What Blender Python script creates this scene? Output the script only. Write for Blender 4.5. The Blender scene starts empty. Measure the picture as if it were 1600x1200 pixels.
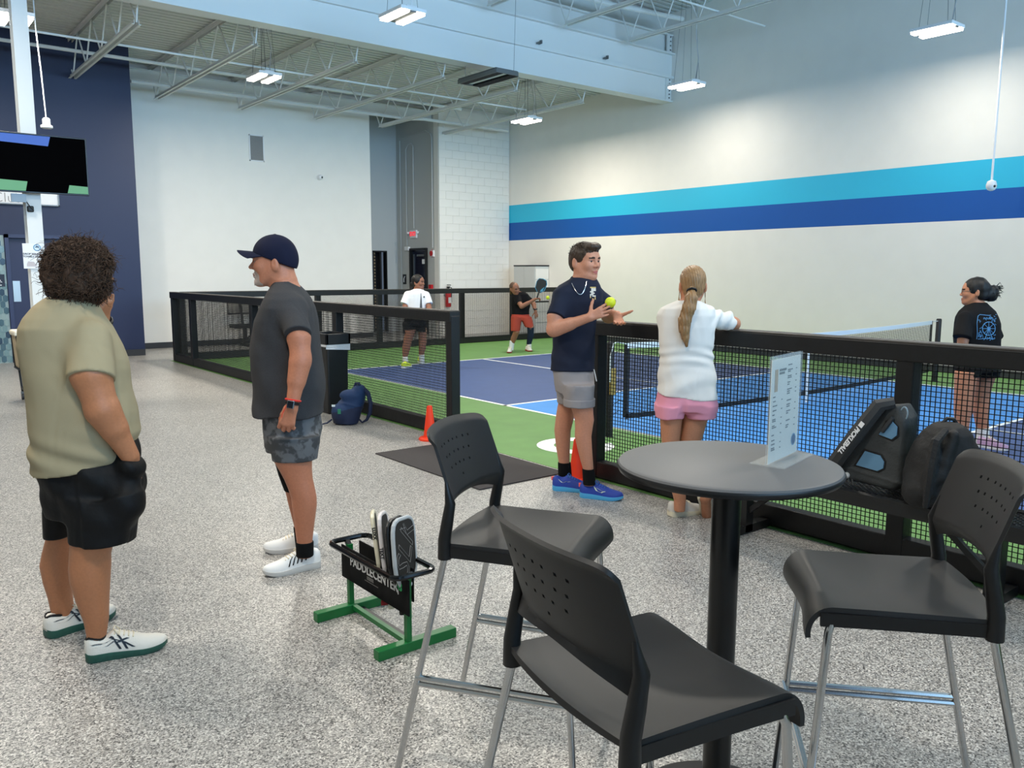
import bpy, math, random
import numpy as np
from mathutils import Vector, Matrix
from mathutils.bvhtree import BVHTree
random.seed(7); rng = np.random.default_rng(7)
SC = bpy.context.scene
COL = SC.collection
PI = math.pi

# ------------------------------------------------------------------ camera
F_PX, PITCH, YAW, ROLL, CAM_H = 1293.0, math.atan(175/1293), math.radians(38.6), math.radians(0.17), 1.6
FW = np.array([math.sin(YAW)*math.cos(PITCH), math.cos(YAW)*math.cos(PITCH), -math.sin(PITCH)])
RT = np.array([math.cos(YAW), -math.sin(YAW), 0.0])
UP = np.cross(RT, FW)
RT, UP = math.cos(ROLL)*RT + math.sin(ROLL)*UP, math.cos(ROLL)*UP - math.sin(ROLL)*RT
CAM = np.array([0, 0, CAM_H])
cam = bpy.data.cameras.new('camera'); cam.sensor_width = 36; cam.lens = F_PX/1600*36; cam.clip_start = 0.05; cam.clip_end = 200
co = bpy.data.objects.new('camera', cam); COL.objects.link(co)
co.matrix_world = Matrix(((RT[0], UP[0], -FW[0], 0), (RT[1], UP[1], -FW[1], 0), (RT[2], UP[2], -FW[2], CAM_H), (0, 0, 0, 1)))
SC.camera = co
# horizontal view axes: right and away
RH = np.array([math.cos(YAW), -math.sin(YAW), 0]); AH = np.array([math.sin(YAW), math.cos(YAW), 0]); ZH = np.array([0, 0, 1.0])
def W(x, y, d):
    "point seen at photo position x, y that stands d metres ahead of the photographer"
    r = FW*F_PX + RT*(x-800) - UP*(y-600)
    return CAM + r*(d/(r @ AH))

# ------------------------------------------------------------------ light
w = bpy.data.worlds.new('world'); SC.world = w; w.use_nodes = True
w.node_tree.nodes['Background'].inputs[0].default_value = (0.55, 0.72, 1.0, 1)
w.node_tree.nodes['Background'].inputs[1].default_value = 0.15
def area(name, loc, rot, sx, sy, power, color):
    l = bpy.data.lights.new(name, 'AREA'); l.shape = 'RECTANGLE'; l.size = sx; l.size_y = sy; l.energy = power; l.color = color
    o = bpy.data.objects.new(name, l); COL.objects.link(o); o.location = loc; o.rotation_euler = rot
    return o
# daylight through the high windows of the wall behind the photographer
dl = area('daylight_window', (4.5, -6.8, 4.3), (math.radians(-112), 0, PI), 15, 3.4, 1080, (0.38, 0.67, 1.0)); dl.data.spread = math.radians(105)
LED = (1.0, 0.925, 0.81)
LED_W = 132
# the same high bay lamps carry on over the photographer's head
for (lx, ly, lz) in [(0.0, 10.0, 5.0), (0.0, 5.6, 5.0), (6.2, 5.6, 5.0), (0.0, 1.2, 5.0), (6.2, 1.2, 5.0), (12.4, 1.2, 5.0)]:
    area('bay_lamp_light', (lx, ly, lz), (0, 0, 0), 0.4, 0.6, LED_W*(.5 if lx > 12 else 1), LED)
SC.view_settings.view_transform = 'Standard'; SC.view_settings.look = 'None'
SC.view_settings.gamma = 1; SC.view_settings.use_curve_mapping = False
SC.view_settings.exposure = 0.09
try:
    SC.cycles.max_bounces = 8; SC.cycles.diffuse_bounces = 4; SC.cycles.glossy_bounces = 3; SC.cycles.transparent_max_bounces = 12
    SC.cycles.use_denoising = True; SC.cycles.sample_clamp_indirect = 6; SC.cycles.caustics_reflective = False; SC.cycles.caustics_refractive = False
except Exception: pass

# ------------------------------------------------------------------ materials
def lin(c):
    c = c/255.0
    return c/12.92 if c <= .04045 else ((c+.055)/1.055)**2.4
def rgb(r, g, b): return (lin(r), lin(g), lin(b), 1)
MATS = {}
def mat(name, col, rough=.5, metal=0, spec=.5, bump=0, scale=60, vary=0, stretch=(1, 1, 1), emit=None, alpha=None, trans=0, coat=0, sss=0, ior=1.45, fold=0):
    "one principled material; vary mixes the colour with procedural noise, bump gives fine relief"
    if name in MATS: return MATS[name]
    m = bpy.data.materials.new(name); m.use_nodes = True; nt = m.node_tree; b = nt.nodes['Principled BSDF']
    c = rgb(*col); b.inputs['Base Color'].default_value = c
    b.inputs['Roughness'].default_value = rough; b.inputs['Metallic'].default_value = metal
    b.inputs['Specular IOR Level'].default_value = spec; b.inputs['IOR'].default_value = ior
    if coat: b.inputs['Coat Weight'].default_value = coat
    if trans: b.inputs['Transmission Weight'].default_value = trans
    if alpha is not None: b.inputs['Alpha'].default_value = alpha
    if sss:
        b.inputs['Subsurface Weight'].default_value = sss; b.inputs['Subsurface Radius'].default_value = (.012, .005, .003); b.inputs['Subsurface Scale'].default_value = 1
    if emit:
        b.inputs['Emission Color'].default_value = rgb(*emit[0]); b.inputs['Emission Strength'].default_value = emit[1]
    if bump or vary:
        tc = nt.nodes.new('ShaderNodeTexCoord'); mp = nt.nodes.new('ShaderNodeMapping'); mp.inputs['Scale'].default_value = stretch
        nz = nt.nodes.new('ShaderNodeTexNoise'); nz.inputs['Scale'].default_value = scale; nz.inputs['Detail'].default_value = 4
        nt.links.new(tc.outputs['Object'], mp.inputs[0]); nt.links.new(mp.outputs[0], nz.inputs[0])
        if bump:
            bp = nt.nodes.new('ShaderNodeBump'); bp.inputs['Strength'].default_value = bump; bp.inputs['Distance'].default_value = .01
            nt.links.new(nz.outputs[0], bp.inputs['Height']); nt.links.new(bp.outputs[0], b.inputs['Normal'])
        if fold:
            n2 = nt.nodes.new('ShaderNodeTexNoise'); n2.inputs['Scale'].default_value = 6; n2.inputs['Detail'].default_value = 1; n2.inputs['Distortion'].default_value = 1.2
            m2 = nt.nodes.new('ShaderNodeMapping'); m2.inputs['Scale'].default_value = (1, 1, .55); nt.links.new(tc.outputs['Object'], m2.inputs[0]); nt.links.new(m2.outputs[0], n2.inputs[0])
            b2 = nt.nodes.new('ShaderNodeBump'); b2.inputs['Strength'].default_value = fold; b2.inputs['Distance'].default_value = .05; nt.links.new(n2.outputs[0], b2.inputs['Height'])
            nt.links.new(b2.outputs[0], bp.inputs['Normal'])
        if vary:
            rp = nt.nodes.new('ShaderNodeValToRGB'); e = rp.color_ramp.elements
            e[0].position = .3; e[1].position = .7
            e[0].color = tuple(x*(1-vary) for x in c[:3])+(1,); e[1].color = tuple(min(1, x*(1+vary)) for x in c[:3])+(1,)
            nt.links.new(nz.outputs[0], rp.inputs[0]); nt.links.new(rp.outputs[0], b.inputs['Base Color'])
    MATS[name] = m
    return m

# ------------------------------------------------------------------ mesh helpers
def link(o, parent=None):
    COL.objects.link(o)
    if parent is not None: o.parent = parent
    return o
def props(o, label=None, cat=None, group=None, kind=None):
    for k, v in (('label', label), ('category', cat), ('group', group), ('kind', kind)):
        if v: o[k] = v
    return o
def thing(name, label, cat, loc=(0, 0, 0), rz=0.0, group=None):
    o = bpy.data.objects.new(name, None); o.empty_display_size = .1
    link(o); o.location = tuple(float(v) for v in loc); o.rotation_euler = (0, 0, rz)
    return props(o, label, cat, group)
def copy_tree(o, parent=None):
    c = o.copy(); COL.objects.link(c)
    if parent is not None: c.parent = parent
    for ch in list(o.children): copy_tree(ch, c)
    return c
def np_mesh(name, V, Fq, mats, smooth=True, mi=None):
    me = bpy.data.meshes.new(name); V = np.asarray(V, dtype=np.float32); Fq = np.asarray(Fq, dtype=np.int32); n = Fq.shape[1]
    me.vertices.add(len(V)); me.vertices.foreach_set('co', V.ravel())
    me.loops.add(Fq.size); me.loops.foreach_set('vertex_index', Fq.ravel())
    me.polygons.add(len(Fq)); me.polygons.foreach_set('loop_start', np.arange(0, Fq.size, n, dtype=np.int32))
    me.polygons.foreach_set('use_smooth', np.full(len(Fq), smooth))
    for m in (mats if isinstance(mats, (list, tuple)) else [mats]): me.materials.append(m)
    if mi is not None: me.polygons.foreach_set('material_index', np.asarray(mi, dtype=np.int32))
    me.update(calc_edges=True); me.validate()
    return me
class MB:
    "collects simple shapes and links them as one mesh object"
    def __init__(s): s.v = []; s.f = []; s.m = []; s.cur = 0
    def add(s, vs, fs):
        n = len(s.v); s.v += [tuple(map(float, p)) for p in vs]; s.f += [tuple(i+n for i in f) for f in fs]; s.m += [s.cur]*len(fs); return s
    def box(s, c, d, ax=None, taper=1.0):
        c = np.array(c, float); X, Y, Z = ax if ax is not None else (np.array([1., 0, 0]), np.array([0, 1., 0]), np.array([0, 0, 1.]))
        vs = []
        for k, sz in enumerate((-.5, .5)):
            t = taper if k else 1
            for sx, sy in ((-.5, -.5), (.5, -.5), (.5, .5), (-.5, .5)): vs.append(c+X*sx*d[0]*t+Y*sy*d[1]*t+Z*sz*d[2])
        return s.add(vs, [(3, 2, 1, 0), (4, 5, 6, 7), (0, 1, 5, 4), (1, 2, 6, 5), (2, 3, 7, 6), (3, 0, 4, 7)])
    def bar(s, a, b, wd, ht, up=(0, 0, 1)):
        a = np.array(a, float); b = np.array(b, float); d = b-a; L = np.linalg.norm(d); X = d/L; u = np.array(up, float)
        if abs(X @ u) > .98: u = np.array([0, 1., 0])
        Y = np.cross(u, X); Y /= np.linalg.norm(Y); Z = np.cross(X, Y)
        return s.box((a+b)/2, (L, wd, ht), (X, Y, Z))
    def tube(s, pts, r, n=8, closed=False, cap=True):
        P = [np.array(p, float) for p in pts]; N = len(P); rs = r if hasattr(r, '__len__') else [r]*N
        vs = []; u = None
        for i in range(N):
            if closed: t = P[(i+1) % N]-P[i-1]
            else: t = P[min(i+1, N-1)]-P[max(i-1, 0)]
            t = t/(np.linalg.norm(t)+1e-9)
            if u is None:
                u = np.array([0, 0, 1.]) if abs(t[2]) < .9 else np.array([1., 0, 0])
            u = u-t*(u @ t); u /= np.linalg.norm(u)+1e-9; v = np.cross(t, u)
            for k in range(n):
                a = 2*PI*k/n; vs.append(P[i]+(u*math.cos(a)+v*math.sin(a))*rs[i])
        fs = []
        for i in range(N if closed else N-1):
            j = (i+1) % N
            for k in range(n): fs.append((i*n+k, i*n+(k+1) % n, j*n+(k+1) % n, j*n+k))
        if cap and not closed: fs += [tuple(range(n-1, -1, -1)), tuple((N-1)*n+k for k in range(n))]
        return s.add(vs, fs)
    def lathe(s, prof, n=24, c=(0, 0, 0), cap=True):
        vs = []; fs = []
        for r, z in prof:
            for k in range(n): a = 2*PI*k/n; vs.append((c[0]+r*math.cos(a), c[1]+r*math.sin(a), c[2]+z))
        for i in range(len(prof)-1):
            for k in range(n): fs.append((i*n+k, i*n+(k+1) % n, (i+1)*n+(k+1) % n, (i+1)*n+k))
        if cap: fs += [tuple(range(n-1, -1, -1)), tuple((len(prof)-1)*n+k for k in range(n))]
        return s.add(vs, fs)
    def prism(s, poly, o, X, Y, Z, t):
        "polygon in the plane o + X*u + Y*v, thickened by t along Z"
        o = np.array(o, float); X, Y, Z = (np.array(q, float) for q in (X, Y, Z)); n = len(poly)
        vs = [o+X*u+Y*v for u, v in poly]+[o+X*u+Y*v+Z*t for u, v in poly]
        return s.add(vs, [tuple(range(n-1, -1, -1)), tuple(range(n, 2*n))]+[(i, (i+1) % n, (i+1) % n+n, i+n) for i in range(n)])
    def sphere(s, c, r, n=12, m=8):
        c = np.array(c, float); rr = np.array(r if hasattr(r, '__len__') else (r, r, r), float); vs = []; fs = []
        for i in range(m+1):
            t = PI*i/m
            for k in range(n): a = 2*PI*k/n; vs.append(c+rr*np.array([math.sin(t)*math.cos(a), math.sin(t)*math.sin(a), math.cos(t)]))
        for i in range(m):
            for k in range(n): fs.append((i*n+k, (i+1)*n+k, (i+1)*n+(k+1) % n, i*n+(k+1) % n))
        return s.add(vs, fs)
    def build(s, name, mats, parent=None, smooth=False, org=None, bevel=0, angle=40, sub=0):
        me = bpy.data.meshes.new(name); vs = s.v
        if org is not None: vs = [(x-org[0], y-org[1], z-org[2]) for x, y, z in vs]
        me.from_pydata(vs, [], s.f)
        for m in (mats if isinstance(mats, (list, tuple)) else [mats]): me.materials.append(m)
        me.polygons.foreach_set('material_index', s.m)
        me.polygons.foreach_set('use_smooth', [bool(smooth)]*len(s.f)); me.update()
        o = bpy.data.objects.new(name, me); link(o, parent)
        if bevel:
            b = o.modifiers.new('bevel', 'BEVEL'); b.width = bevel; b.segments = 2; b.limit_method = 'ANGLE'; b.angle_limit = math.radians(35)
        if sub:
            q = o.modifiers.new('sub', 'SUBSURF'); q.levels = sub; q.render_levels = sub
        if smooth and angle < 180:
            try: me.set_sharp_from_angle(angle=math.radians(angle))
            except Exception: pass
        return o
def text_obj(name, s, size, o, X, Y, m, parent=None, org=(0, 0, 0), depth=.001, align='CENTER', font_w=0.0, shear=0.0):
    "flat lettering as mesh; o centre, X reading direction, Y up direction of the letters"
    cu = bpy.data.curves.new(name, 'FONT'); cu.body = s; cu.size = size; cu.align_x = align; cu.align_y = 'CENTER'; cu.extrude = depth; cu.offset = font_w; cu.shear = shear; cu.resolution_u = 2
    t = bpy.data.objects.new(name+'_tmp', cu); COL.objects.link(t)
    dg = bpy.context.evaluated_depsgraph_get(); me = bpy.data.meshes.new_from_object(t.evaluated_get(dg))
    bpy.data.objects.remove(t); bpy.data.curves.remove(cu)
    X = np.array(X, float); X = X/np.linalg.norm(X); Y = np.array(Y, float); Y = Y-X*(X @ Y); Y /= np.linalg.norm(Y); Z = np.cross(X, Y); o = np.array(o, float)-np.array(org, float)
    co_ = np.zeros(len(me.vertices)*3, dtype=np.float32); me.vertices.foreach_get('co', co_); co_ = co_.reshape(-1, 3)
    co_ = o+co_[:, :1]*X+co_[:, 1:2]*Y+co_[:, 2:3]*Z; me.vertices.foreach_set('co', co_.astype(np.float32).ravel())
    me.materials.clear(); me.materials.append(m); me.name = name; me.update()
    ob = bpy.data.objects.new(name, me); return link(ob, parent)
def merge(objs, name):
    "joins finished mesh objects (already in one parent space) into the first"
    V = []; F_ = []; M_ = []; mats = []
    for o in objs:
        n = len(V); V += [tuple(v.co) for v in o.data.vertices]
        mp = []
        for m in o.data.materials:
            if m not in mats: mats.append(m)
            mp.append(mats.index(m))
        for p in o.data.polygons: F_.append(tuple(i+n for i in p.vertices)); M_.append(mp[p.material_index] if mp else 0)
    par = objs[0].parent
    for o in objs: bpy.data.objects.remove(o)
    b = MB(); b.v = V; b.f = F_; b.m = M_
    return b.build(name, mats, par)
# =================================================================== THE HALL
M_WALL = mat('wall_paint', (236, 233, 226), .6, vary=.015, scale=3, bump=.05)
M_WALLG = mat('grey_wall_paint', (196, 198, 196), .6, bump=.05, scale=40)
M_NAVY = mat('navy_wall_paint', (32, 42, 74), .5, bump=.05, scale=40)
M_TEAL = mat('teal_wall_paint', (44, 186, 222), .5)
M_BLUE = mat('blue_wall_paint', (0, 84, 166), .5)
M_STEEL = mat('white_steel_paint', (226, 228, 226), .5)
M_DECK = mat('deck_paint', (214, 216, 212), .6)
M_BASE = mat('rubber_baseboard', (52, 54, 58), .6)
M_BLACK = mat('black_metal', (24, 24, 25), .45)
M_DARK = mat('dark_void', (14, 14, 15), .8)
M_CHROME = mat('chrome', (200, 200, 200), .14, metal=1)
M_WHITEP = mat('white_plastic', (235, 236, 238), .4)
M_GALV = mat('galvanised', (120, 124, 126), .45, metal=.8)
def floor_material():
    m = bpy.data.materials.new('flake_floor'); m.use_nodes = True; nt = m.node_tree; b = nt.nodes['Principled BSDF']
    tc = nt.nodes.new('ShaderNodeTexCoord')
    v = nt.nodes.new('ShaderNodeTexVoronoi'); v.inputs['Scale'].default_value = 185
    nt.links.new(tc.outputs['Object'], v.inputs[0])
    rp = nt.nodes.new('ShaderNodeValToRGB'); rp.color_ramp.interpolation = 'CONSTANT'
    e = rp.color_ramp.elements; e[0].position = 0; e[0].color = rgb(80, 79, 78); e[1].position = .17; e[1].color = rgb(132, 130, 127)
    for p, c in ((.40, (160, 157, 152)), (.66, (183, 180, 175)), (.86, (212, 209, 203))):
        q = e.new(p); q.color = rgb(*c)
    sp = nt.nodes.new('ShaderNodeSeparateColor'); nt.links.new(v.outputs['Color'], sp.inputs[0]); nt.links.new(sp.outputs[0], rp.inputs[0])
    nz = nt.nodes.new('ShaderNodeTexNoise'); nz.inputs['Scale'].default_value = 1.3; nz.inputs['Detail'].default_value = 3
    nt.links.new(tc.outputs['Object'], nz.inputs[0])
    r2 = nt.nodes.new('ShaderNodeMapRange'); r2.inputs[3].default_value = .84; r2.inputs[4].default_value = 1.1
    nt.links.new(nz.outputs[0], r2.inputs[0])
    mx = nt.nodes.new('ShaderNodeVectorMath'); mx.operation = 'SCALE'; nt.links.new(rp.outputs[0], mx.inputs[0]); nt.links.new(r2.outputs[0], mx.inputs['Scale'])
    nt.links.new(mx.outputs[0], b.inputs['Base Color'])
    b.inputs['Roughness'].default_value = .36; b.inputs['Specular IOR Level'].default_value = .42
    bp = nt.nodes.new('ShaderNodeBump'); bp.inputs['Strength'].default_value = .12; bp.inputs['Distance'].default_value = .004
    nt.links.new(sp.outputs[1], bp.inputs['Height']); nt.links.new(bp.outputs[0], b.inputs['Normal'])
    return m
def S(o): return props(o, kind='structure')
XR, YW, YN, YB = 13.9, 18.08, 16.72, 17.54      # right wall, white far wall, navy wall, block wall
S(MB().box((2.9, 6.5, -.05), (22.2, 27.4, .1)).build('floor', floor_material()))
# right wall in painted bands
b = MB()
for z0, z1, k in ((0, 2.43, 0), (2.43, 2.888, 1), (2.888, 3.345, 2), (3.345, 7.2, 0)):
    b.cur = k; b.box((XR+.1, 5.3, (z0+z1)/2), (.2, 24.7, z1-z0))
S(b.build('wall_right', [M_WALL, M_BLUE, M_TEAL]))
S(MB().box((XR-.008, 5.2, .055), (.016, 24.4, .11)).build('baseboard_right', M_BASE))
# white far wall, recess and block wall
S(MB().box((7.2, YW+.1, 2.85), (5.7, .2, 5.7)).build('wall_far', M_WALL))
S(MB().box((7.2, YW-.008, .06), (5.7, .016, .12)).build('baseboard_far', M_BASE))
S(MB().box((10.0, 18.93, 2.85), (.1, 1.5, 5.7)).build('wall_recess', M_WALLG))
b = MB()
for x0, x1, z0, z1 in ((10.0, 10.9, 0, 5.7), (11.33, 11.67, 0, 5.7), (10.9, 11.33, 2.15, 5.7)):
    b.box(((x0+x1)/2, 19.67, (z0+z1)/2), (x1-x0, .2, z1-z0))
S(b.build('wall_passage', M_WALLG))
b = MB()
for y0, y1, z0, z1 in ((YB, 18.09, 0, 5.7), (18.895, 19.77, 0, 5.7), (18.09, 18.895, 2.2, 5.7)):
    b.box((11.767, (y0+y1)/2, (z0+z1)/2), (.2, y1-y0, z1-z0))
S(b.build('wall_side', M_WALLG))
wb = MB().box((12.78, YB+.12, 2.85), (2.24, .2, 5.7)).build('wall_block', M_WALL); S(wb)
bl = MB().box((0, 0, 0), (.397, .03, .197)).build('block', M_WALL, wb); bl.location = (11.667+.2, YB+.008, .1)
bh = MB().box((0, 0, 0), (.197, .03, .197)).build('block', M_WALL, wb); bh.location = (11.667+.1, YB+.008, .3)
for r in range(28):
    x = 11.667
    if r % 2:
        if r > 1: c = bh.copy(); link(c, wb); c.location = (x+.1, YB+.008, r*.2+.1)
        x += .2
    while x < XR-.05:
        w_ = min(.4, XR-x)
        if not (r == 0 and abs(x-11.667) < .01):
            src = bl if w_ > .3 else bh
            c = src.copy(); link(c, wb); c.location = (x+(.2 if w_ > .3 else .1), YB+.008, r*.2+.1)
        x += w_
# dark passage door behind the tan louvred strip
d = MB().box((11.11, 19.86, 1.07), (.43, .03, 2.14)).build('door_1', M_DARK); S(d)
f_ = MB()
for x in (10.915, 11.315): f_.box((x, 19.62, 1.07), (.03, .14, 2.14))
f_.box((11.115, 19.62, 2.13), (.43, .14, .03)); f_.build('door_frame', M_BLACK, d)
MB().box((11.2, 19.7, 1.07), (.05, .05, 2.1)).build('edge_strip', M_BLACK, d)
tan = mat('tan_slats', (150, 128, 96), .6)
for k in range(24): MB().box((10.985, 19.70, .12+k*.085), (.1, .05, .05)).build('slat', tan, d)
# glazed exit door in the grey side wall
d = thing('exit_door', '', ''); d = props(d, kind='structure'); d.name = 'door_2'
MB().box((11.72, 18.49, 1.1), (.05, .72, 2.1)).build('door_leaf', mat('navy_glass', (22, 27, 48), .15), d)
f_ = MB()
for y in (18.11, 18.875): f_.box((11.69, y, 1.1), (.16, .05, 2.2))
f_.box((11.69, 18.49, 2.18), (.16, .76, .05)); f_.build('door_frame', M_BLACK, d)
MB().box((11.68, 18.78, 1.1), (.03, .035, 1.9)).build('door_stile', M_GALV, d)
MB().box((11.66, 18.38, 2.02), (.06, .36, .05)).build('door_closer', M_GALV, d)
MB().box((11.65, 18.25, 1.86), (.04, .1, .12)).build('closer_box', M_WHITEP, d)
# navy wall with its flush door
b = MB()
for x0, x1, z0, z1 in ((-8, 2.17, 0, 5.7), (3.15, 4.36, 0, 5.7), (2.17, 3.15, 2.2, 5.7)):
    b.box(((x0+x1)/2, YN+.1, (z0+z1)/2), (x1-x0, .2, z1-z0))
b.box((4.31, YN+.8, 2.85), (.1, 1.3, 5.7))
S(b.build('wall_left', M_NAVY))
S(MB().box((3.75, YN-.008, .06), (1.22, .016, .12)).build('baseboard_left', M_BASE))
d = MB().box((2.66, YN+.09, 1.1), (.96, .05, 2.19)).build('door_3', mat('navy_door_paint', (36, 43, 76), .45)); S(d)
f_ = MB()
for x in (2.2, 3.12): f_.box((x, YN-.01, 1.11), (.06, .07, 2.22))
f_.box((2.66, YN-.01, 2.19), (.98, .07, .06)); f_.build('door_frame', mat('navy_frame_paint', (44, 52, 86), .4), d)
MB().box((2.31, YN+.055, 1.24), (.11, .012, .36)).build('push_plate', mat('brushed_steel', (168, 168, 166), .35, metal=1), d)
# hexagonal wall tiles beside that door, three glazes
tb = MB()
for r in range(22):
    for q in range(20):
        cx = 2.12-q*.088-(.044 if r % 2 else 0); cz = .07+r*.105
        if cx < .75 or cz > 2.14: continue
        tb.cur = random.choice((0, 0, 1, 1, 2, 3))
        tb.prism([(-.038, -.04), (0, -.062), (.038, -.04), (.038, .04), (0, .062), (-.038, .04)], (cx, YN, cz), (1, 0, 0), (0, 0, 1), (0, -1, 0), .012)
tp = MB().box((1.43, YN-.002, 1.1), (1.46, .004, 2.2)).build('trim_1', mat('pale_grout', (150, 170, 172), .7)); S(tp)
t_ = tb.build('hexagon_tile', [mat('glaze_a', (70, 98, 110), .2), mat('glaze_b', (112, 140, 144), .2), mat('glaze_c', (45, 66, 84), .2), mat('glaze_d', (138, 160, 160), .2)], tp); t_['kind'] = 'stuff'
# rear wall behind the photographer with its high window band
b = MB()
for z0, z1 in ((0, 2.6), (6.0, 7.2)): b.box((2.9, -7.1, (z0+z1)/2), (22.2, .2, z1-z0))
S(b.build('wall_rear', M_WALL))
S(MB().box((-8.1, 5, 3.6), (.2, 24.4, 7.2)).build('wall_side_left', M_WALL))

# ------------------------------------------------------------------ roof decks, beam, joists
def deck(name, x0, x1, y0, y1, z, pitch):
    n = int((y1-y0)/pitch); vs = []; fs = []
    prof = []
    for i in range(n):
        y = y0+i*pitch
        prof += [(y, z), (y+pitch*.5, z), (y+pitch*.58, z+.045), (y+pitch*.92, z+.045)]
    for y, zz in prof: vs += [(x0, y, zz), (x1, y, zz)]
    for i in range(len(prof)-1): fs.append((2*i, 2*i+1, 2*i+3, 2*i+2))
    o = MB().add(vs, fs).build(name, M_DECK); return S(o)
deck('ceiling', -8, 13.95, 12.1, 20, 5.66, .16)
deck('ceiling', -8, 13.95, -7, 12.2, 6.95, .16)
bm = MB()
bm.box((2.95, 12.16, 5.63), (21.9, .18, .95)); bm.box((2.95, 12.19, 6.32), (21.9, .12, .42))
bm.box((2.95, 12.16, 5.165), (21.9, .28, .03))
beam = bm.build('beam', M_STEEL); S(beam)
MB().box((2.95, 12.035, 5.645), (21.9, .07, .05)).build('flange', M_STEEL, beam)
MB().box((2.95, 12.06, 6.115), (21.9, .16, .03)).build('ledge', M_STEEL, beam)
MB().box((2.95, 12.15, 6.50), (21.9, .2, .03)).build('flange', M_STEEL, beam)
for z0, z1, n in ((5.18, 5.62, 6), (6.14, 6.48, 4)):
    MB().box((13.78, 12.055, (z0+z1)/2), (.14, .03, z1-z0)).build('end_plate', M_STEEL, beam)
    for k in range(n):
        MB().lathe([(.016, 0), (.016, .02)], 6, c=(13.8, 12.03, z0+.04+k*(z1-z0-.08)/(n-1))).build('bolt', M_GALV, beam)
for X in (10.2, 11.9):
    c = MB().box((X, 12.02, 5.73), (.07, .06, .03)).box((X+.03, 12.0, 5.75), (.03, .05, .06)).build('beam_clamp', M_GALV, beam)
S(MB().box((2.95, 12.33, 6.72), (21.9, .1, .62)).build('trim_2', M_DECK))
# steel post under the beam
pc = MB()
pc.box((1.9, 11.97, 2.58), (.17, .012, 5.15)); pc.box((1.9, 12.17, 2.58), (.17, .012, 5.15)); pc.box((1.9, 12.07, 2.58), (.01, .2, 5.15))
pc.box((1.9, 12.07, .01), (.32, .32, .02))
S(pc.build('column', M_STEEL))
def joist(x, y0, y1, zb, zt, pan):
    j = props(thing('joist', '', ''), kind='structure')
    for k in ('top_chord', 'bottom_chord'):
        z = zt if k[0] == 't' else zb; c = MB(); ya, yb = (y0, y1) if k[0] == 't' else (y0+.25, y1-.35)
        for s in (-1, 1): c.box((x+s*.03, (ya+yb)/2, z), (.006, yb-ya, .06)); c.box((x+s*.045, (ya+yb)/2, z+(.03 if k[0] == 't' else -.03)), (.036, yb-ya, .006))
        c.build(k, M_STEEL, j)
    y = y0+.25; up = False; n = int(round((y1-.35-y)/pan)); p = (y1-.35-y)/n; c = MB().tube([(x, 0, 0), (x, p/2, zt-zb)], .013, 6)
    w1 = c.build('web_rod', M_STEEL, j); w1.location = (0, y, zb)
    w2 = MB().tube([(x, p/2, zt-zb), (x, p, 0)], .013, 6).build('web_rod', M_STEEL, j); w2.location = (0, y, zb)
    for i in range(1, n):
        for s in (w1, w2): q = s.copy(); link(q, j); q.location = (0, y+i*p, zb)
    MB().tube([(x, y0+.25, zb), (x, y0, zt)], .013, 6).tube([(x, y1-.35, zb), (x, y1, zt)], .013, 6).build('end_strut', M_STEEL, j)
    return j
for x in (-6.9, -5.2, -3.5, -1.8, -.1, 1.65, 3.4, 5.08, 6.75, 8.45, 10.1, 11.8): joist(x, 12.3, 18.0, 4.99, 5.6, .95)
for x in (-3.2, -1.5, .3, 2.0, 3.7, 5.4, 7.1, 8.83, 10.57, 12.24): joist(x, 4.0, 12.05, 6.06, 6.88, .8)
pb = MB().box((9.1, 17.86, 5.33), (9.6, .1, .02)).box((9.1, 17.86, 5.43), (9.6, .02, .2)).box((9.1, 17.86, 5.53), (9.6, .1, .02)); S(pb.build('beam', M_STEEL))
# pipes and bridging bars
def pipe(name, pts, r, label, group=None, m=M_STEEL): return props(MB().tube(pts, r, 8).build(name, m, smooth=True), label, 'pipe', group)
pipe('sprinkler_pipe', [(-7, 15.9, 5.25), (11.2, 15.9, 5.25)], .03, 'white sprinkler pipe crossing the low ceiling in the middle of the joists')
pipe('sprinkler_pipe', [(4.5, 17.2, 5.15), (10.6, 17.2, 5.15), (10.9, 17.0, 5.15), (13.4, 17.0, 5.15)], .035, 'white sprinkler pipe with a bend nearest the white far wall')
pipe('bridging_bar', [(-7, 14.2, 5.05), (11.7, 14.2, 5.05)], .018, 'thin white bridging bar across the joists nearest the deep beam')
pipe('sprinkler_main', [(8.6, 11.55, 6.5), (11.6, 11.55, 6.55), (13.3, 11.3, 6.55)], .045, 'thick white pipe above the ledge at the right end of the deep beam')
pipe('bridging_bar', [(-3, 9.6, 6.1), (13.6, 9.6, 6.1)], .016, 'thin white bridging bar under the high roof near the right wall')
pipe('conduit', [(11.645, 19.35, 0.6), (11.645, 19.35, 5.0)], .014, 'thin conduit on the grey side wall, farthest into the recess', m=M_WALLG)
pipe('conduit', [(11.645, 19.05, 2.28), (11.645, 19.05, 4.75), (11.645, 18.95, 4.85), (11.645, 18.8, 4.88), (11.645, 18.7, 4.8), (11.645, 18.7, 2.72)], .014, 'bent conduit rising from the exit sign on the grey side wall', m=M_WALLG)
pipe('conduit', [(11.645, 19.25, 5.08), (11.645, 18.1, 5.1), (11.645, 17.87, 5.0), (11.645, 17.82, 4.9), (11.645, 17.82, 2.2)], .014, 'arched conduit down the grey side wall to the fire alarm', m=M_WALLG)

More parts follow.
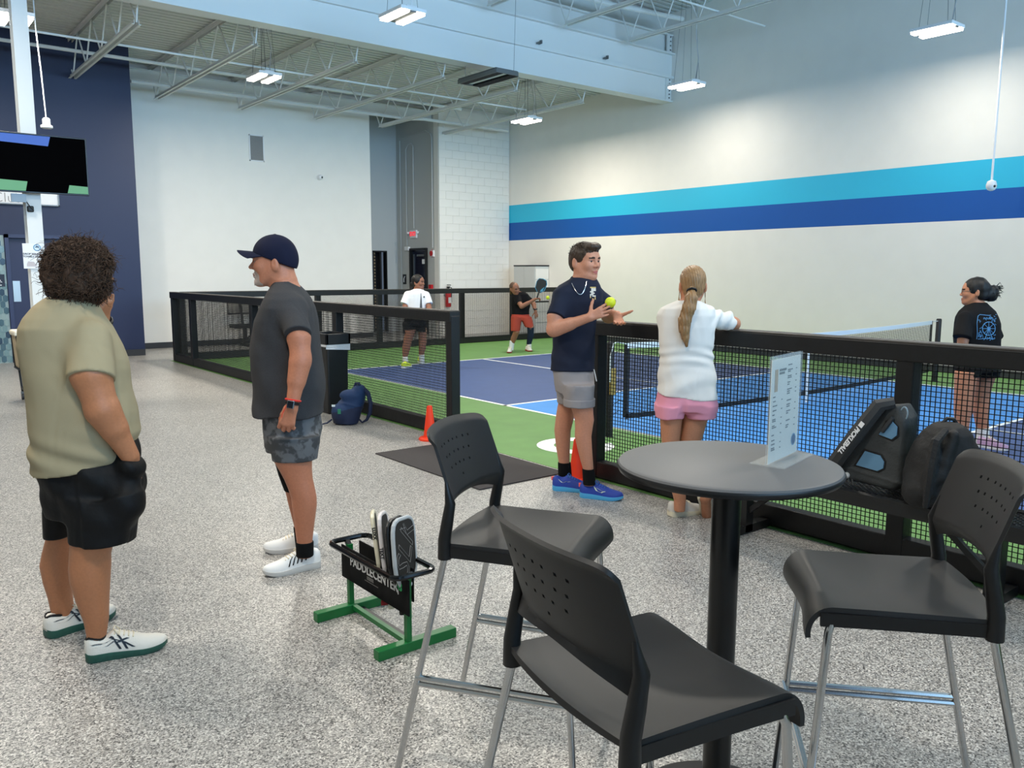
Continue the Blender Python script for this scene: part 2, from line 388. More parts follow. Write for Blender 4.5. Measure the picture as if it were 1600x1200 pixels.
# ------------------------------------------------------------------ court surface
M_GREEN = mat('court_green', (97, 140, 74), .6, vary=.06, scale=4, bump=.08)
M_NAVYC = mat('court_navy', (54, 78, 128), .6, vary=.05, scale=4, bump=.08)
M_SKY = mat('court_blue', (62, 138, 212), .6, vary=.04, scale=4, bump=.08)
M_LINE = mat('court_line_white', (236, 238, 236), .55)
gx0 = 4.43
court = MB().box(((gx0+XR)/2, 4.8, .0015), (XR-gx0, 21.2, .003)).build('floor', M_GREEN); court.name = 'floor_court'; S(court)
CX0, CX1, NY = 6.09, 12.05, 5.64
for y0, y1, m in ((NY-6.6, NY-2.11, M_NAVYC), (NY-2.11, NY+2.11, M_SKY), (NY+2.11, NY+6.6, M_NAVYC)):
    MB().box(((CX0+CX1)/2, (y0+y1)/2, .0035), (CX1-CX0, y1-y0, .002)).build('painted_zone', m, court)
def line(x0, x1, y0, y1): MB().box(((x0+x1)/2, (y0+y1)/2, .0052), (x1-x0, y1-y0, .002)).build('painted_line', M_LINE, court)
for y in (NY-6.6, NY-2.11, NY+2.11, NY+6.6): line(CX0-.025, CX1+.025, y-.025, y+.025)
for x in (CX0, CX1): line(x-.025, x+.025, NY-6.6, NY+6.6)
xm = (CX0+CX1)/2
line(xm-.025, xm+.025, NY+2.11, NY+6.6); line(xm-.025, xm+.025, NY-6.6, NY-2.11)
# big white letter C painted on the green
b = MB(); n = 30; vs = []; fs = []
for i in range(n+1):
    a = math.radians(-20+ -300*i/n)
    for r in (.20, .36): vs.append((5.17+r*1.0*math.cos(a), 5.53+r*1.0*math.sin(a), .0055))
for i in range(n): fs.append((2*i, 2*i+1, 2*i+3, 2*i+2))
b.add(vs, fs).build('painted_letter', M_LINE, court)
# walk-off mat in the gap of the fence
props(MB().box((3.96, 5.58, .005), (.86, 1.56, .01)).build('walk_off_mat', mat('mat_fibre', (66, 62, 62), .95, bump=.5, scale=400, vary=.25), bevel=.003), 'charcoal walk-off mat lying in the gap of the court fence', 'mat')
# =================================================================== LAMPS AND WALL FIXTURES
M_GLOW = mat('lamp_tube', (255, 255, 255), .5, emit=((255, 246, 228), 14))
def lamp_proto():
    t = thing('high_bay_lamp', '', '')
    MB().box((0, 0, .045), (.40, .60, .05)).box((0, 0, .08), (.16, .5, .04)).build('housing', M_WHITEP, t, bevel=.01)
    for s in (-1, 1):
        MB().box((s*.125, 0, .005), (.12, .56, .03)).build('light_panel', M_GLOW, t)
    MB().box((0, 0, .012), (.1, .56, .016)).build('reflector', M_GALV, t)
    return t
lp = lamp_proto(); first = True
lamps = [(6.15, 10.1, 5.0, 6.9, 'high bay lamp hanging in front of the deep white beam, top centre'),
         (12.4, 5.88, 5.0, 6.9, 'high bay lamp on the far right in front of the upper right wall'),
         (12.42, 10.42, 5.0, 6.9, 'high bay lamp just right of the beam end'),
         (5.75, 13.9, 4.8, 5.6, 'glowing lamp under the low ceiling near the wall vent'),
         (11.5, 13.95, 4.75, 5.6, 'small glowing lamp under the low ceiling by the right wall corner'),
         (1.95, 12.75, 4.78, 5.6, 'glowing lamp behind the white post at the left edge')]
for x, y, z, zt, lab in lamps:
    o = lp if first else copy_tree(lp); first = False
    o.location = (x, y, z); props(o, lab, 'lamp', 'high bay lamps hung from the roof')
    wm = MB()
    for sx in (-.12, .12):
        for sy in (-.2, .2): wm.tube([(sx, sy, .08), (sx*.3, sy*.4, zt-z)], .003, 4)
    wm.build('hanger_wire', M_GALV, o)
    MB().tube([(.02, -.2, .1), (.05, -.22, .45), (-.01, -.2, .9), (.03, -.18, (zt-z)*.8+.1), (.02, -.15, zt-z)], .008, 6).build('power_cord', M_WHITEP, o, smooth=True)
    area('lamp_light', (x, y, z-.03), (0, 0, 0), .36, .56, LED_W*(.32 if x > 12 else 1), LED)
# louvred heater under the beam
h = thing('ceiling_heater', 'dark louvred heater panel hung under the deep white beam', 'heater', (8.9, 11.85, 4.9))
for s in (-1, 1):
    for k in range(26): MB().box((s*.15, -.52+k*.0415, 0), (.15, .012, .06)).build('louver', M_BLACK, h)
MB().box((0, 0, .01), (.12, 1.08, .03)).build('centre_strip', M_STEEL, h)
MB().box((0, .545, .01), (.46, .02, .07)).box((0, -.545, .01), (.46, .02, .07)).box((-.235, 0, .0), (.012, 1.1, .07)).box((.235, 0, 0), (.012, 1.1, .07)).build('frame', M_GALV, h)
MB().box((0, 0, .05), (.46, 1.08, .01)).build('back_plate', M_GALV, h)
MB().tube([(-.18, .4, .05), (-.18, .4, .25)], .004, 5).build('hanger_wire', M_GALV, h); MB().tube([(.18, -.5, .05), (.2, -.55, 1.95)], .004, 5).build('hanger_wire', M_GALV, h)
# dome camera on a pole, small camera on the far wall, sensor pendant
c = thing('dome_camera', 'white dome camera on a long pole before the striped right wall', 'camera', (12.9, 5.19, 2.82))
MB().lathe([(.02, .1), (.055, .085), (.07, .04), (.07, 0), (.05, -.035), (.02, -.05)], 18).build('dome', M_WHITEP, c, smooth=True)
MB().sphere((-.035, -.055, .01), .018).build('lens', M_BLACK, c, smooth=True)
MB().sphere((.02, -.066, .015), .006).build('led', M_BLACK, c)
MB().tube([(0, 0, .09), (0, 0, 4.1)], .015, 10).build('pole', M_WHITEP, c, smooth=True)
c = thing('wall_camera', 'small white ball camera high on the white far wall', 'camera', (8.72, YW, 3.75))
MB().lathe([(.06, 0), (.06, .04), (.04, .05)], 14).build('mount', M_WHITEP, c).rotation_euler = (PI/2, 0, 0)
MB().sphere((0, -.07, 0), .055).build('ball', M_WHITEP, c, smooth=True)
MB().sphere((.015, -.112, -.005), .024).build('lens', M_BLACK, c, smooth=True)
c = thing('ceiling_sensor', 'white sensor pendant hanging on a cord beside the white post', 'sensor', (2.29, 13.0, 3.52))
MB().lathe([(.055, -.01), (.075, 0), (.075, .03), (.05, .04), (.05, .11), (.03, .13)], 16).build('sensor_head', M_WHITEP, c, smooth=True)
MB().tube([(0, 0, .12), (-.02, .0, .7), (-.05, 0, 1.3), (-.06, 0, 2.1)], .008, 6).build('cord', M_WHITEP, c, smooth=True)
# vent grille
v = thing('wall_vent', 'square grey vent grille high on the white far wall', 'vent', (7.25, YW, 4.27))
fr = MB()
for s in (-1, 1): fr.box((s*.155, -.01, 0), (.02, .02, .56)); fr.box((0, -.01, s*.27), (.33, .02, .02))
fr.build('frame', M_WHITEP, v)
MB().box((0, -.003, 0), (.3, .004, .54)).build('back_panel', mat('vent_dark', (112, 112, 110), .8), v)
for k in range(22): MB().box((0, -.01, -.25+k*.0238), (.29, .012, .010)).build('louver', mat('vent_grey', (168, 168, 166), .5), v)
# exit sign, alarm, pull station, small sign
red = mat('alarm_red', (196, 28, 36), .45)
e = thing('exit_sign', 'exit sign with red letters and twin lamp heads above the glazed door', 'sign', (11.667, 18.7, 2.57))
MB().box((-.03, 0, 0), (.05, .3, .2)).build('sign_box', M_WHITEP, e, bevel=.005)
text_obj('letters', 'EXIT', .15, (-.058, 0, 0), (0, -1, 0), (0, 0, 1), mat('exit_red', (230, 40, 60), .5, emit=((255, 40, 60), .8)), e, depth=.002, font_w=.004)
for s in (-1, 1): MB().lathe([(.035, 0), (.05, .05)], 12, c=(-.06, s*.22, .01)).build('lamp_head', M_WHITEP, e)
a = thing('fire_alarm', 'round red fire alarm with white strobe beside the exit door', 'alarm', (11.665, 17.86, 2.06))
MB().box((-.02, -.03, 0), (.04, .13, .16)).build('strobe', M_WHITEP, a)
MB().lathe([(.09, 0), (.09, .03), (.05, .05)], 16).build('horn', red, a).rotation_euler = (0, -PI/2, 0)
props(MB().box((11.63, 17.9, 1.19), (.06, .13, .17)).box((11.595, 17.9, 1.17), (.02, .08, .03)).build('pull_station', red, bevel=.004), 'small red fire pull station below the round alarm', 'alarm')
s_ = thing('door_sign', 'small black notice on the grey wall left of the exit door', 'sign', (11.66, 19.22, 1.4))
MB().box((0, 0, 0), (.012, .16, .26)).build('plate', M_BLACK, s_)
MB().tube([(-.008, .02, -.08), (-.008, .02, .02), (-.008, -.03, .08)], .012, 5).build('pictogram', M_WHITEP, s_)
props(MB().box((11.62, 19.0, 2.2), (.07, .2, .1)).build('door_chime', M_WHITEP, bevel=.01), 'little white box on the wall at the top left of the exit door', 'box')
# extinguisher
x = thing('fire_extinguisher', 'red fire extinguisher hanging on the white block wall', 'extinguisher', (11.86, YB-.09, .72))
MB().lathe([(.06, 0), (.072, .02), (.072, .36), (.055, .42), (.025, .45)], 16).build('cylinder', red, x, smooth=True)
MB().box((0, -.071, .17), (.09, .008, .14)).build('label_plate', M_WHITEP, x)
MB().box((0, -.01, .5), (.04, .1, .03)).box((0, -.03, .55), (.03, .14, .02)).lathe([(.03, .44), (.03, .5)], 10).build('valve', M_BLACK, x)
MB().tube([(.03, 0, .5), (.1, 0, .48), (.1, 0, .3), (.085, -.02, .12)], .012, 6).build('hose', M_BLACK, x, smooth=True)
MB().box((0, .05, .3), (.16, .07, .05)).build('bracket', M_GALV, x)
# pale cabinet against the right wall
cb = thing('storage_cabinet', 'pale storage cabinet with a black top against the right wall corner', 'cabinet', (13.67, 16.35, 0))
MB().box((0, 0, .88), (.44, .84, 1.74)).build('body', M_WALLG, cb)
MB().box((-.002, 0, 1.76), (.46, .86, .03)).build('top', M_BLACK, cb)
for k in (0, 1): MB().box((-.23, -.205+k*.41, .9), (.02, .4, 1.66)).build('door', M_WALLG, cb)
for k in range(6):
    MB().box((0, -.428, .2+k*.27), (.42, .016, .255)).build('side_panel', M_WALL, cb)
MB().box((0, -.432, .86), (.44, .02, .03)).build('side_rail', M_BLACK, cb)
# television on the post
t = thing('television', 'black wall television mounted high on the white post', 'television', (1.885, 11.82, 2.9))
MB().box((0, 0, 0), (1.25, .05, .71)).build('case', mat('tv_plastic', (14, 14, 16), .3), t, bevel=.006)
sc_ = MB().box((0, -.026, 0), (1.22, .004, .68)).build('screen', mat('tv_screen', (5, 5, 6), .2, spec=.0), t)
MB().prism([(-.31, .335), (.22, .335), (.19, .22), (-.33, .235)], (0, -.0285, 0), (1, 0, 0), (0, 0, 1), (0, -1, 0), .001).build('screen_patch', mat('tv_blue', (30, 60, 140), .3, emit=((38, 76, 175), .25)), sc_)
gm = mat('tv_green', (70, 120, 60), .3, emit=((86, 150, 74), .25))
MB().prism([(-.62, -.2), (-.06, -.22), (-.085, -.335), (-.62, -.335)], (0, -.0285, 0), (1, 0, 0), (0, 0, 1), (0, -1, 0), .001).build('screen_patch', gm, sc_)
MB().prism([(.4, -.235), (.61, -.245), (.61, -.335), (.375, -.335)], (0, -.0285, 0), (1, 0, 0), (0, 0, 1), (0, -1, 0), .001).build('screen_patch', gm, sc_)
MB().box((0, .07, -.05), (.3, .1, .3)).build('wall_mount', M_GALV, t); MB().box((-.16, .03, -.42), (.16, .03, .1)).build('junction_box', M_GALV, t)
MB().tube([(-.1, .05, -.42), (-.04, .1, -.5), (0, .1, -.55)], .006, 5).build('cable', M_BLACK, t)
props(MB().box((1.86, 11.95, 2.36), (.075, .035, .075)).build('router_box', M_BLACK, bevel=.014), 'small black box fixed on the white post under the television', 'box')
# illuminated style club sign on the navy wall
s_ = thing('wall_sign', 'long white framed sign on the navy wall behind the white post', 'sign', (1.9, YN-.03, 2.85))
MB().box((0, 0, 0), (2.3, .05, .25)).build('board', M_WHITEP, s_)
MB().box((0, -.01, -.115), (2.3, .07, .018)).box((0, -.01, .115), (2.3, .07, .018)).box((1.14, -.01, 0), (.018, .07, .25)).build('frame', M_GALV, s_)
text_obj('letters', 'Club', .24, (.36, -.028, -.02), (1, 0, 0), (0, 0, 1), mat('sign_grey', (110, 108, 106), .5), s_, depth=.002, font_w=-.006)
# paper notice on the post
p = thing('paper_notice', 'white paper notice with a round blue logo taped to the post', 'notice', (1.845, 11.945, 1.78))
MB().box((0, 0, 0), (.21, .004, .31)).build('sheet', M_WHITEP, p)
ink = mat('ink_black', (30, 30, 32), .6)
text_obj('letters', 'DROP YOUR', .031, (-.015, -.003, .025), (1, 0, 0), (0, 0, 1), ink, p, depth=.0004, font_w=.001)
text_obj('letters', 'TOWELS HERE', .031, (-.005, -.003, -.008), (1, 0, 0), (0, 0, 1), ink, p, depth=.0004, font_w=.001)
b = MB().lathe([(.043, 0), (.043, .001)], 20); o = b.build('logo_disc', mat('logo_blue', (96, 150, 186), .6), p); o.rotation_euler = (PI/2, 0, 0); o.location = (.055, -.0022, .105)
b = MB().lathe([(.032, 0), (.032, .001)], 20); o = b.build('logo_centre', mat('logo_pale', (210, 226, 234), .6), p); o.rotation_euler = (PI/2, 0, 0); o.location = (.055, -.0034, .105)
MB().prism([(-.026, 0), (.026, .004), (.02, .016), (-.01, .02)], (.055, -.0046, .105), (1, 0, 0), (0, 0, 1), (0, -1, 0), .0005).build('logo_mark', mat('logo_dark', (50, 90, 130), .6), p)
MB().prism([(-.07, -.13), (.03, -.13), (.03, -.11), (.01, -.07), (-.055, -.065), (-.07, -.1)], (0, -.0024, 0), (1, 0, 0), (0, 0, 1), (0, -1, 0), .0005).build('picture', mat('print_grey', (196, 188, 190), .6), p)
# accessible toilet sign
s_ = thing('restroom_sign', 'square navy restroom sign with white wheelchair symbol on the hexagon tiles', 'sign', (2.03, YN-.016, 1.43))
MB().box((0, 0, 0), (.2, .01, .21)).build('plate', mat('sign_navy', (18, 22, 40), .4), s_)
b = MB()
b.tube([(-.01, -.007, .06), (-.008, -.007, .01), (.03, -.007, .008), (.045, -.007, -.03), (.06, -.007, -.028)], .006, 5)
b.tube([(-.005+.034*math.cos(a), -.007, -.022+.034*math.sin(a)) for a in np.linspace(2.0, 5.9, 14)], .005, 5); b.sphere((-.01, -.007, .078), .012, 8, 6)
b.box((0, -.006, -.08), (.1, .003, .012)); b.build('pictogram', M_WHITEP, s_)
# rolling towel cart
c = thing('towel_cart', 'black wheeled laundry cart with a cream canvas bag beside the post', 'cart', (1.805, 11.66, 0))
bag = mat('canvas', (196, 178, 148), .9, bump=.3, scale=120); crm = mat('canvas_hem', (232, 226, 208), .9)
b = MB(); b.box((0, 0, .62), (.50, .36, .42), taper=1.08); b.build('canvas_bag', bag, c, bevel=.02)
b = MB(); b.box((0, 0, .845), (.58, .43, .07)); b.build('rolled_hem', crm, c, bevel=.025)
b = MB()
for sx in (-1, 1):
    for sy in (-1, 1): b.tube([(sx*.27, sy*.2, .86), (sx*.25, sy*.19, .42), (sx*.22, sy*.17, .42), (sx*.2, sy*.16, .1)], .012, 6)
b.tube([(-.26, -.2, .41), (.26, -.2, .41), (.26, .2, .41), (-.26, .2, .41)], .012, 6, closed=True); b.box((0, 0, .15), (.42, .34, .03))
b.build('frame', M_BLACK, c)
for sx in (-1, 1):
    for sy in (-1, 1):
        q = MB().tube([(sx*.2-.012, sy*.16, .04), (sx*.2+.012, sy*.16, .04)], .04, 12).build('caster', mat('caster_grey', (60, 62, 66), .5), c)
        MB().box((sx*.2, sy*.16, .085), (.035, .03, .04)).build('fork', M_GALV, q)
# =================================================================== COURT FENCE AND NET
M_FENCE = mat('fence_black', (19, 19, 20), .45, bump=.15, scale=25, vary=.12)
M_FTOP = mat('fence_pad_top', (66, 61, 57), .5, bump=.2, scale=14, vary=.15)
M_NET = mat('net_cord', (16, 16, 17), .7)
FX = 4.5
def strands(A, B, H0, H1, pitch, th, name, parent, m, sag=0.0):
    "square mesh of cords between ground points A and B, heights H0 to H1"
    A = np.array(A, float); B = np.array(B, float); d = B-A; L = np.linalg.norm(d); d /= L; b = MB(); n = int(L/pitch)
    for i in range(n+1):
        p = A+d*(i*L/n); b.bar((p[0], p[1], H0), (p[0], p[1], H1), th, th)
    k = max(1, int((H1-H0)/pitch))
    for j in range(k+1):
        z = H0+j*(H1-H0)/k; b.bar((A[0], A[1], z), (B[0], B[1], z), th, th)
    o = b.build(name, m, parent); o['kind'] = 'stuff'; return o
def fence(A, B, posts, label, side):
    A = np.array(A, float); B = np.array(B, float); d = B-A; L = np.linalg.norm(d); d /= L; n_ = np.array([-d[1], d[0]])*side
    t = thing('court_fence', label, 'fence', (A[0], A[1], 0)); o = np.array([A[0], A[1], 0]); D3 = np.array([d[0], d[1], 0]); N3 = np.array([n_[0], n_[1], 0])
    for s in posts:
        c = D3*s; MB().box(c+ZH*.6, (.10, .10, 1.17), (D3, N3, ZH)).build('post', M_FENCE, t, bevel=.008)
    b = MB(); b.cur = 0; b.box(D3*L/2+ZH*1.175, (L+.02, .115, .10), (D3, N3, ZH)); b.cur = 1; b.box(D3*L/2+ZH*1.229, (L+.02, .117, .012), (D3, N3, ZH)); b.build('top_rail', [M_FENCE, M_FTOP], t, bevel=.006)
    MB().box(D3*L/2+ZH*.075, (L+.02, .09, .13), (D3, N3, ZH)).build('bottom_rail', M_FENCE, t, bevel=.008)
    q = N3*.058
    strands(q[:2]+d*.0, q[:2]+d*L, .13, 1.13, .0272, .0042, 'netting', t, M_NET)
    return t
fence((FX, 6.52), (FX, 15.29), (0.03, 2.42, 5.03, 7.72, 8.71), 'long black net fence left of the court entrance gap', -1)
fence((FX, -2.6), (FX, 4.62), (0, 2.33, 4.76, 7.17), 'black net fence right of the entrance gap, behind the bench', -1)
fence((FX+.13, 15.25), (XR-.05, 15.25), (0, 2.62, 4.0, 6.1, 7.55, 9.2), 'black net fence along the far end of the court', -1)
# court net
n = thing('court_net', 'low court net with a white top band between two black posts', 'net', (9.15, NY, 0))
for s in (-1, 1):
    MB().lathe([(.055, 0), (.038, .01), (.038, .92), (.03, .935)], 14, c=(s*3.43, 0, 0)).build('net_post', M_BLACK, n, smooth=True)
MB().box((-3.43, -.036, .55), (.062, .02, .26)).build('post_label', mat('gold_label', (170, 140, 70), .5), n)
def ztop(x): return .865+.05*(x/3.2)**2
b = MB(); c = MB(); xs = np.linspace(-3.2, 3.2, 33)
for i in range(32):
    x0, x1 = xs[i], xs[i+1]; za, zb = ztop(x0), ztop(x1)
    for off, m_ in ((0, b),):
        m_.add([(x0, -.007, za-.055), (x1, -.007, zb-.055), (x1, -.007, zb), (x0, -.007, za), (x0, .007, za-.055), (x1, .007, zb-.055), (x1, .007, zb), (x0, .007, za)],
               [(0, 1, 2, 3), (7, 6, 5, 4), (3, 2, 6, 7), (0, 4, 5, 1)])
b.build('top_band', mat('net_tape', (232, 236, 238), .6), n)
zb0 = .13
b = MB()
for i in range(0, 257):
    x = -3.2+i*.025; b.bar((x, 0, zb0+.02+.04*(x/3.2)**2), (x, 0, ztop(x)-.05), .0028, .0028)
for j in range(29):
    for i in range(16):
        x0, x1 = -3.2+i*.4, -2.8+i*.4; f_ = j/29
        z0 = zb0+.03+(ztop(x0)-.06-zb0-.03)*f_; z1 = zb0+.03+(ztop(x1)-.06-zb0-.03)*f_; b.bar((x0, 0, z0), (x1, 0, z1), .0028, .0028)
o = b.build('net_mesh', M_NET, n); o['kind'] = 'stuff'
b = MB()
pts = [(x, 0, zb0+.05*(x/3.2)**2) for x in xs]
for i in range(32): b.bar(pts[i], pts[i+1], .012, .05)
b.build('bottom_band', M_BLACK, n)
for s in (-1, 1): MB().box((s*3.2, 0, .54), (.05, .012, .74)).build('end_band', M_BLACK, n)
MB().tube([(-3.2, 0, .9), (-3.36, -.02, .93), (-3.44, -.05, .92), (-3.47, -.04, .8), (-3.47, -.04, .55)], .006, 6).tube([(3.2, 0, .9), (3.43, 0, .9)], .006, 6).build('tension_cord', mat('cord_white', (210, 214, 216), .5), n)
b = MB()
for k in range(7): b.tube([(-3.2, 0, .22+k*.1), (-3.3, 0, .25+k*.1), (-3.4, 0, .2+k*.1)], .004, 4)
b.build('lacing', M_BLACK, n)
MB().box((0, -.014, .44), (.05, .012, .85)).build('centre_strap', mat('net_tape', (232, 236, 238), .6), n)
# bench against the white far wall
def bench(name, label, L, seat_z, loc, rz, back):
    t = thing(name, label, 'bench', loc, rz, None)
    def frame_mesh(cx, cy, cz, lx, ly, ax):
        b = MB(); r = .018
        if ax == 'z': P = [(-lx/2, -ly/2, 0), (lx/2, -ly/2, 0), (lx/2, ly/2, 0), (-lx/2, ly/2, 0)]
        else: P = [(-lx/2, 0, -ly/2), (lx/2, 0, -ly/2), (lx/2, 0, ly/2), (-lx/2, 0, ly/2)]
        b.tube([(p[0]+cx, p[1]+cy, p[2]+cz) for p in P], r, 6, closed=True)
        m = MB(); n = int(lx/.035)
        for s in (1, -1):
            i = -int(ly/.035)
            while i <= n:
                x0 = -lx/2+i*.035; q = [(x0, -ly/2), (x0+ly, ly/2)]
                if x0 < -lx/2: q[0] = (-lx/2, -ly/2+(-lx/2-x0))
                if x0+ly > lx/2: q[1] = (lx/2, ly/2-(x0+ly-lx/2))
                (u0, v0), (u1, v1) = q
                if s < 0: v0, v1 = -v0, -v1
                if ax == 'z': m.bar((u0+cx, v0+cy, cz), (u1+cx, v1+cy, cz), .007, .006)
                else: m.bar((u0+cx, cy, v0+cz), (u1+cx, cy, v1+cz), .007, .006)
                i += 1
        return b, m
    b, m = frame_mesh(0, 0, seat_z, L, .30, 'z')
    b.box((0, -.15, seat_z-.03), (L, .03, .065)); b.box((0, .15, seat_z-.03), (L, .03, .065))
    b.build('seat_frame', M_BLACK, t); o = m.build('seat_mesh', M_BLACK, t); o['kind'] = 'stuff'
    if back:
        b, m = frame_mesh(0, .2, seat_z+.36, L, .24, 'y'); b.build('back_frame', M_BLACK, t); o = m.build('back_mesh', M_BLACK, t); o['kind'] = 'stuff'
    for s in (-1, 1):
        x = s*(L/2-.28); g = MB().box((x, 0, seat_z/2), (.07, .07, seat_z-.02)).box((x, 0, .03), (.07, .42, .05)).build('leg', M_BLACK, t)
        MB().bar((x, 0, .12), (x-s*.32, 0, seat_z-.05), .03, .03).build('brace', M_BLACK, g)
        if back: MB().bar((x, .1, seat_z-.02), (x, .22, seat_z+.5), .05, .03).build('back_support', M_BLACK, t)
    return t
bench('mesh_bench', 'black mesh bench with a backrest by the white far wall', 1.5, .45, (7.1, 17.55, 0), 0, True)
bench('mesh_bench', 'black mesh bench holding two bags along the near fence', 2.0, .44, (4.24, 2.27, 0), PI/2, False)
# =================================================================== BLENDED SOLIDS (numpy fields turned into one closed surface)
def smin(a, b, k):
    if k <= 0: return np.minimum(a, b)
    h = np.maximum(k-np.abs(a-b), 0)/k
    return np.minimum(a, b)-h*h*k*.25
class Field:
    FAR = .06
    def __init__(s, lo, hi, res):
        s.res = res; s.lo = np.array(lo, float); n = np.ceil((np.array(hi, float)-s.lo)/res).astype(int)+1; s.n = n
        s.g = [(s.lo[i]+np.arange(n[i])*res).astype(np.float32) for i in range(3)]
        s.f = np.full(tuple(n), s.FAR, np.float32)
    def _blk(s, lo, hi, m):
        i0 = np.maximum(np.floor((np.array(lo)-m-s.lo)/s.res).astype(int), 0); i1 = np.minimum(np.ceil((np.array(hi)+m-s.lo)/s.res).astype(int)+1, s.n)
        if (i1 <= i0).any(): return None
        sl = tuple(slice(a, b) for a, b in zip(i0, i1))
        return sl, s.g[0][sl[0]][:, None, None], s.g[1][sl[1]][None, :, None], s.g[2][sl[2]][None, None, :]
    def put(s, fn, lo, hi, k=.02, op='u'):
        q = s._blk(lo, hi, .03+k)
        if q is None: return s
        sl, X, Y, Z = q; d = np.minimum(fn(X, Y, Z), s.FAR).astype(np.float32)
        if op == 'u': s.f[sl] = smin(s.f[sl], d, k)
        elif op == 's': s.f[sl] = -smin(-s.f[sl], d, k)
        return s
    # ---- primitives
    def cap(s, a, b, ra, rb=None, k=.02, op='u', cut=None, cut0=None, flat=None):
        "tapered limb from a to b; cut trims it flat at b, flat=(axis, factor) squeezes it"
        a = np.array(a, float); b = np.array(b, float); rb = ra if rb is None else rb; ba = b-a; L2 = float(ba @ ba)+1e-9; L = math.sqrt(L2); u = ba/L; R = max(ra, rb)
        def fn(X, Y, Z):
            x, y, z = X-a[0], Y-a[1], Z-a[2]; h = np.clip((x*ba[0]+y*ba[1]+z*ba[2])/L2, 0, 1)
            ex, ey, ez = x-h*ba[0], y-h*ba[1], z-h*ba[2]; r = ra+(rb-ra)*h
            if flat is None: d = np.sqrt(ex*ex+ey*ey+ez*ez)-r
            else:
                n = np.array(flat[0], float); n /= np.linalg.norm(n); q = (ex*n[0]+ey*n[1]+ez*n[2])*(flat[1]-1)
                d = np.sqrt((ex+q*n[0])**2+(ey+q*n[1])**2+(ez+q*n[2])**2)-r
                d = d/(flat[1] if flat[1] > 1 else 1)
            if cut is not None: d = np.maximum(d, x*u[0]+y*u[1]+z*u[2]-L-cut)
            if cut0 is not None: d = np.maximum(d, -(x*u[0]+y*u[1]+z*u[2])-cut0)
            return d
        return s.put(fn, np.minimum(a, b)-R, np.maximum(a, b)+R, k, op)
    def ell(s, c, r, ax=None, k=.02, op='u'):
        c = np.array(c, float); r = np.array(r, float); A = np.eye(3) if ax is None else np.array(ax, float); R = r.max()
        def fn(X, Y, Z):
            x, y, z = X-c[0], Y-c[1], Z-c[2]; q0 = 0; q1 = 0
            for i in range(3):
                t = x*A[i][0]+y*A[i][1]+z*A[i][2]; q0 = q0+(t/r[i])**2; q1 = q1+(t/(r[i]*r[i]))**2
            q0 = np.sqrt(q0); q1 = np.sqrt(q1)+1e-9
            return np.where(q0 < .2, -r.min()*.8, q0*(q0-1)/q1)
        return s.put(fn, c-R, c+R, k, op)
    def slab(s, rows, ax, k=.02, n=2.2, op='u', zcut=None):
        "stack of level sections; rows (z, centre x, centre y, half width, half depth front, half depth back), ax = width axis"
        R = np.array(sorted(rows), float); ax = np.array(ax, float)[:2]; ax /= np.linalg.norm(ax); ay = np.array([-ax[1], ax[0]])
        ext = max(R[:, 3].max(), R[:, 4].max(), R[:, 5].max()); z0, z1 = R[0, 0], R[-1, 0]
        def fn(X, Y, Z):
            zz = Z.ravel(); I = [np.interp(zz, R[:, 0], R[:, i])[None, None, :].astype(np.float32) for i in range(1, 6)]
            x, y = X-I[0], Y-I[1]; u = x*ax[0]+y*ax[1]; v = x*ay[0]+y*ay[1]
            dv = np.where(v > 0, I[3], I[4]); q = (np.abs(u/I[2])**n+np.abs(v/dv)**n)**(1/n)
            d = (q-1)*np.minimum(I[2], dv)
            return np.maximum(d, np.maximum(z0-Z, Z-z1))
        c = R[:, 1:3]; lo = [c[:, 0].min()-ext, c[:, 1].min()-ext, z0]; hi = [c[:, 0].max()+ext, c[:, 1].max()+ext, z1]
        return s.put(fn, lo, hi, k, op)
    def poly(s, pts, o, X_, Y_, Z_, t, k=.01, rnd=.01, op='u'):
        "rounded plate: polygon in the plane o, X_, Y_, half thickness t along Z_"
        o, X_, Y_, Z_ = (np.array(q, float) for q in (o, X_, Y_, Z_)); P = np.array(pts, float); n = len(P)
        W3 = o+P[:, :1]*X_+P[:, 1:]*Y_
        def fn(X, Y, Z):
            x, y, z = X-o[0], Y-o[1], Z-o[2]; u = x*X_[0]+y*X_[1]+z*X_[2]; v = x*Y_[0]+y*Y_[1]+z*Y_[2]; w_ = x*Z_[0]+y*Z_[1]+z*Z_[2]
            d = np.full(np.broadcast(u, v).shape, 1e9, np.float32); sg = np.ones_like(d)
            for i in range(n):
                a = P[i]; b = P[i-1]; e = b-a; wx, wy = u-a[0], v-a[1]; h = np.clip((wx*e[0]+wy*e[1])/(e @ e), 0, 1)
                d = np.minimum(d, (wx-e[0]*h)**2+(wy-e[1]*h)**2)
                c1 = v >= a[1]; c2 = v < b[1]; c3 = e[0]*wy > e[1]*wx
                sg = np.where((c1 & c2 & c3) | (~c1 & ~c2 & ~c3), -sg, sg)
            d = sg*np.sqrt(d)+rnd; e_ = np.abs(w_)-t+rnd
            return np.minimum(np.maximum(d, e_), 0)+np.sqrt(np.maximum(d, 0)**2+np.maximum(e_, 0)**2)-rnd
        m = t*np.abs(Z_)
        return s.put(fn, W3.min(0)-m-.01, W3.max(0)+m+.01, k, op)
    def plane(s, p, n, k=0):
        "keeps only what lies behind the plane"
        p = np.array(p, float); n = np.array(n, float)/np.linalg.norm(n)
        d = ((s.g[0][:, None, None]-p[0])*n[0]+(s.g[1][None, :, None]-p[1])*n[1]+(s.g[2][None, None, :]-p[2])*n[2]).astype(np.float32)
        s.f = np.maximum(s.f, d); return s
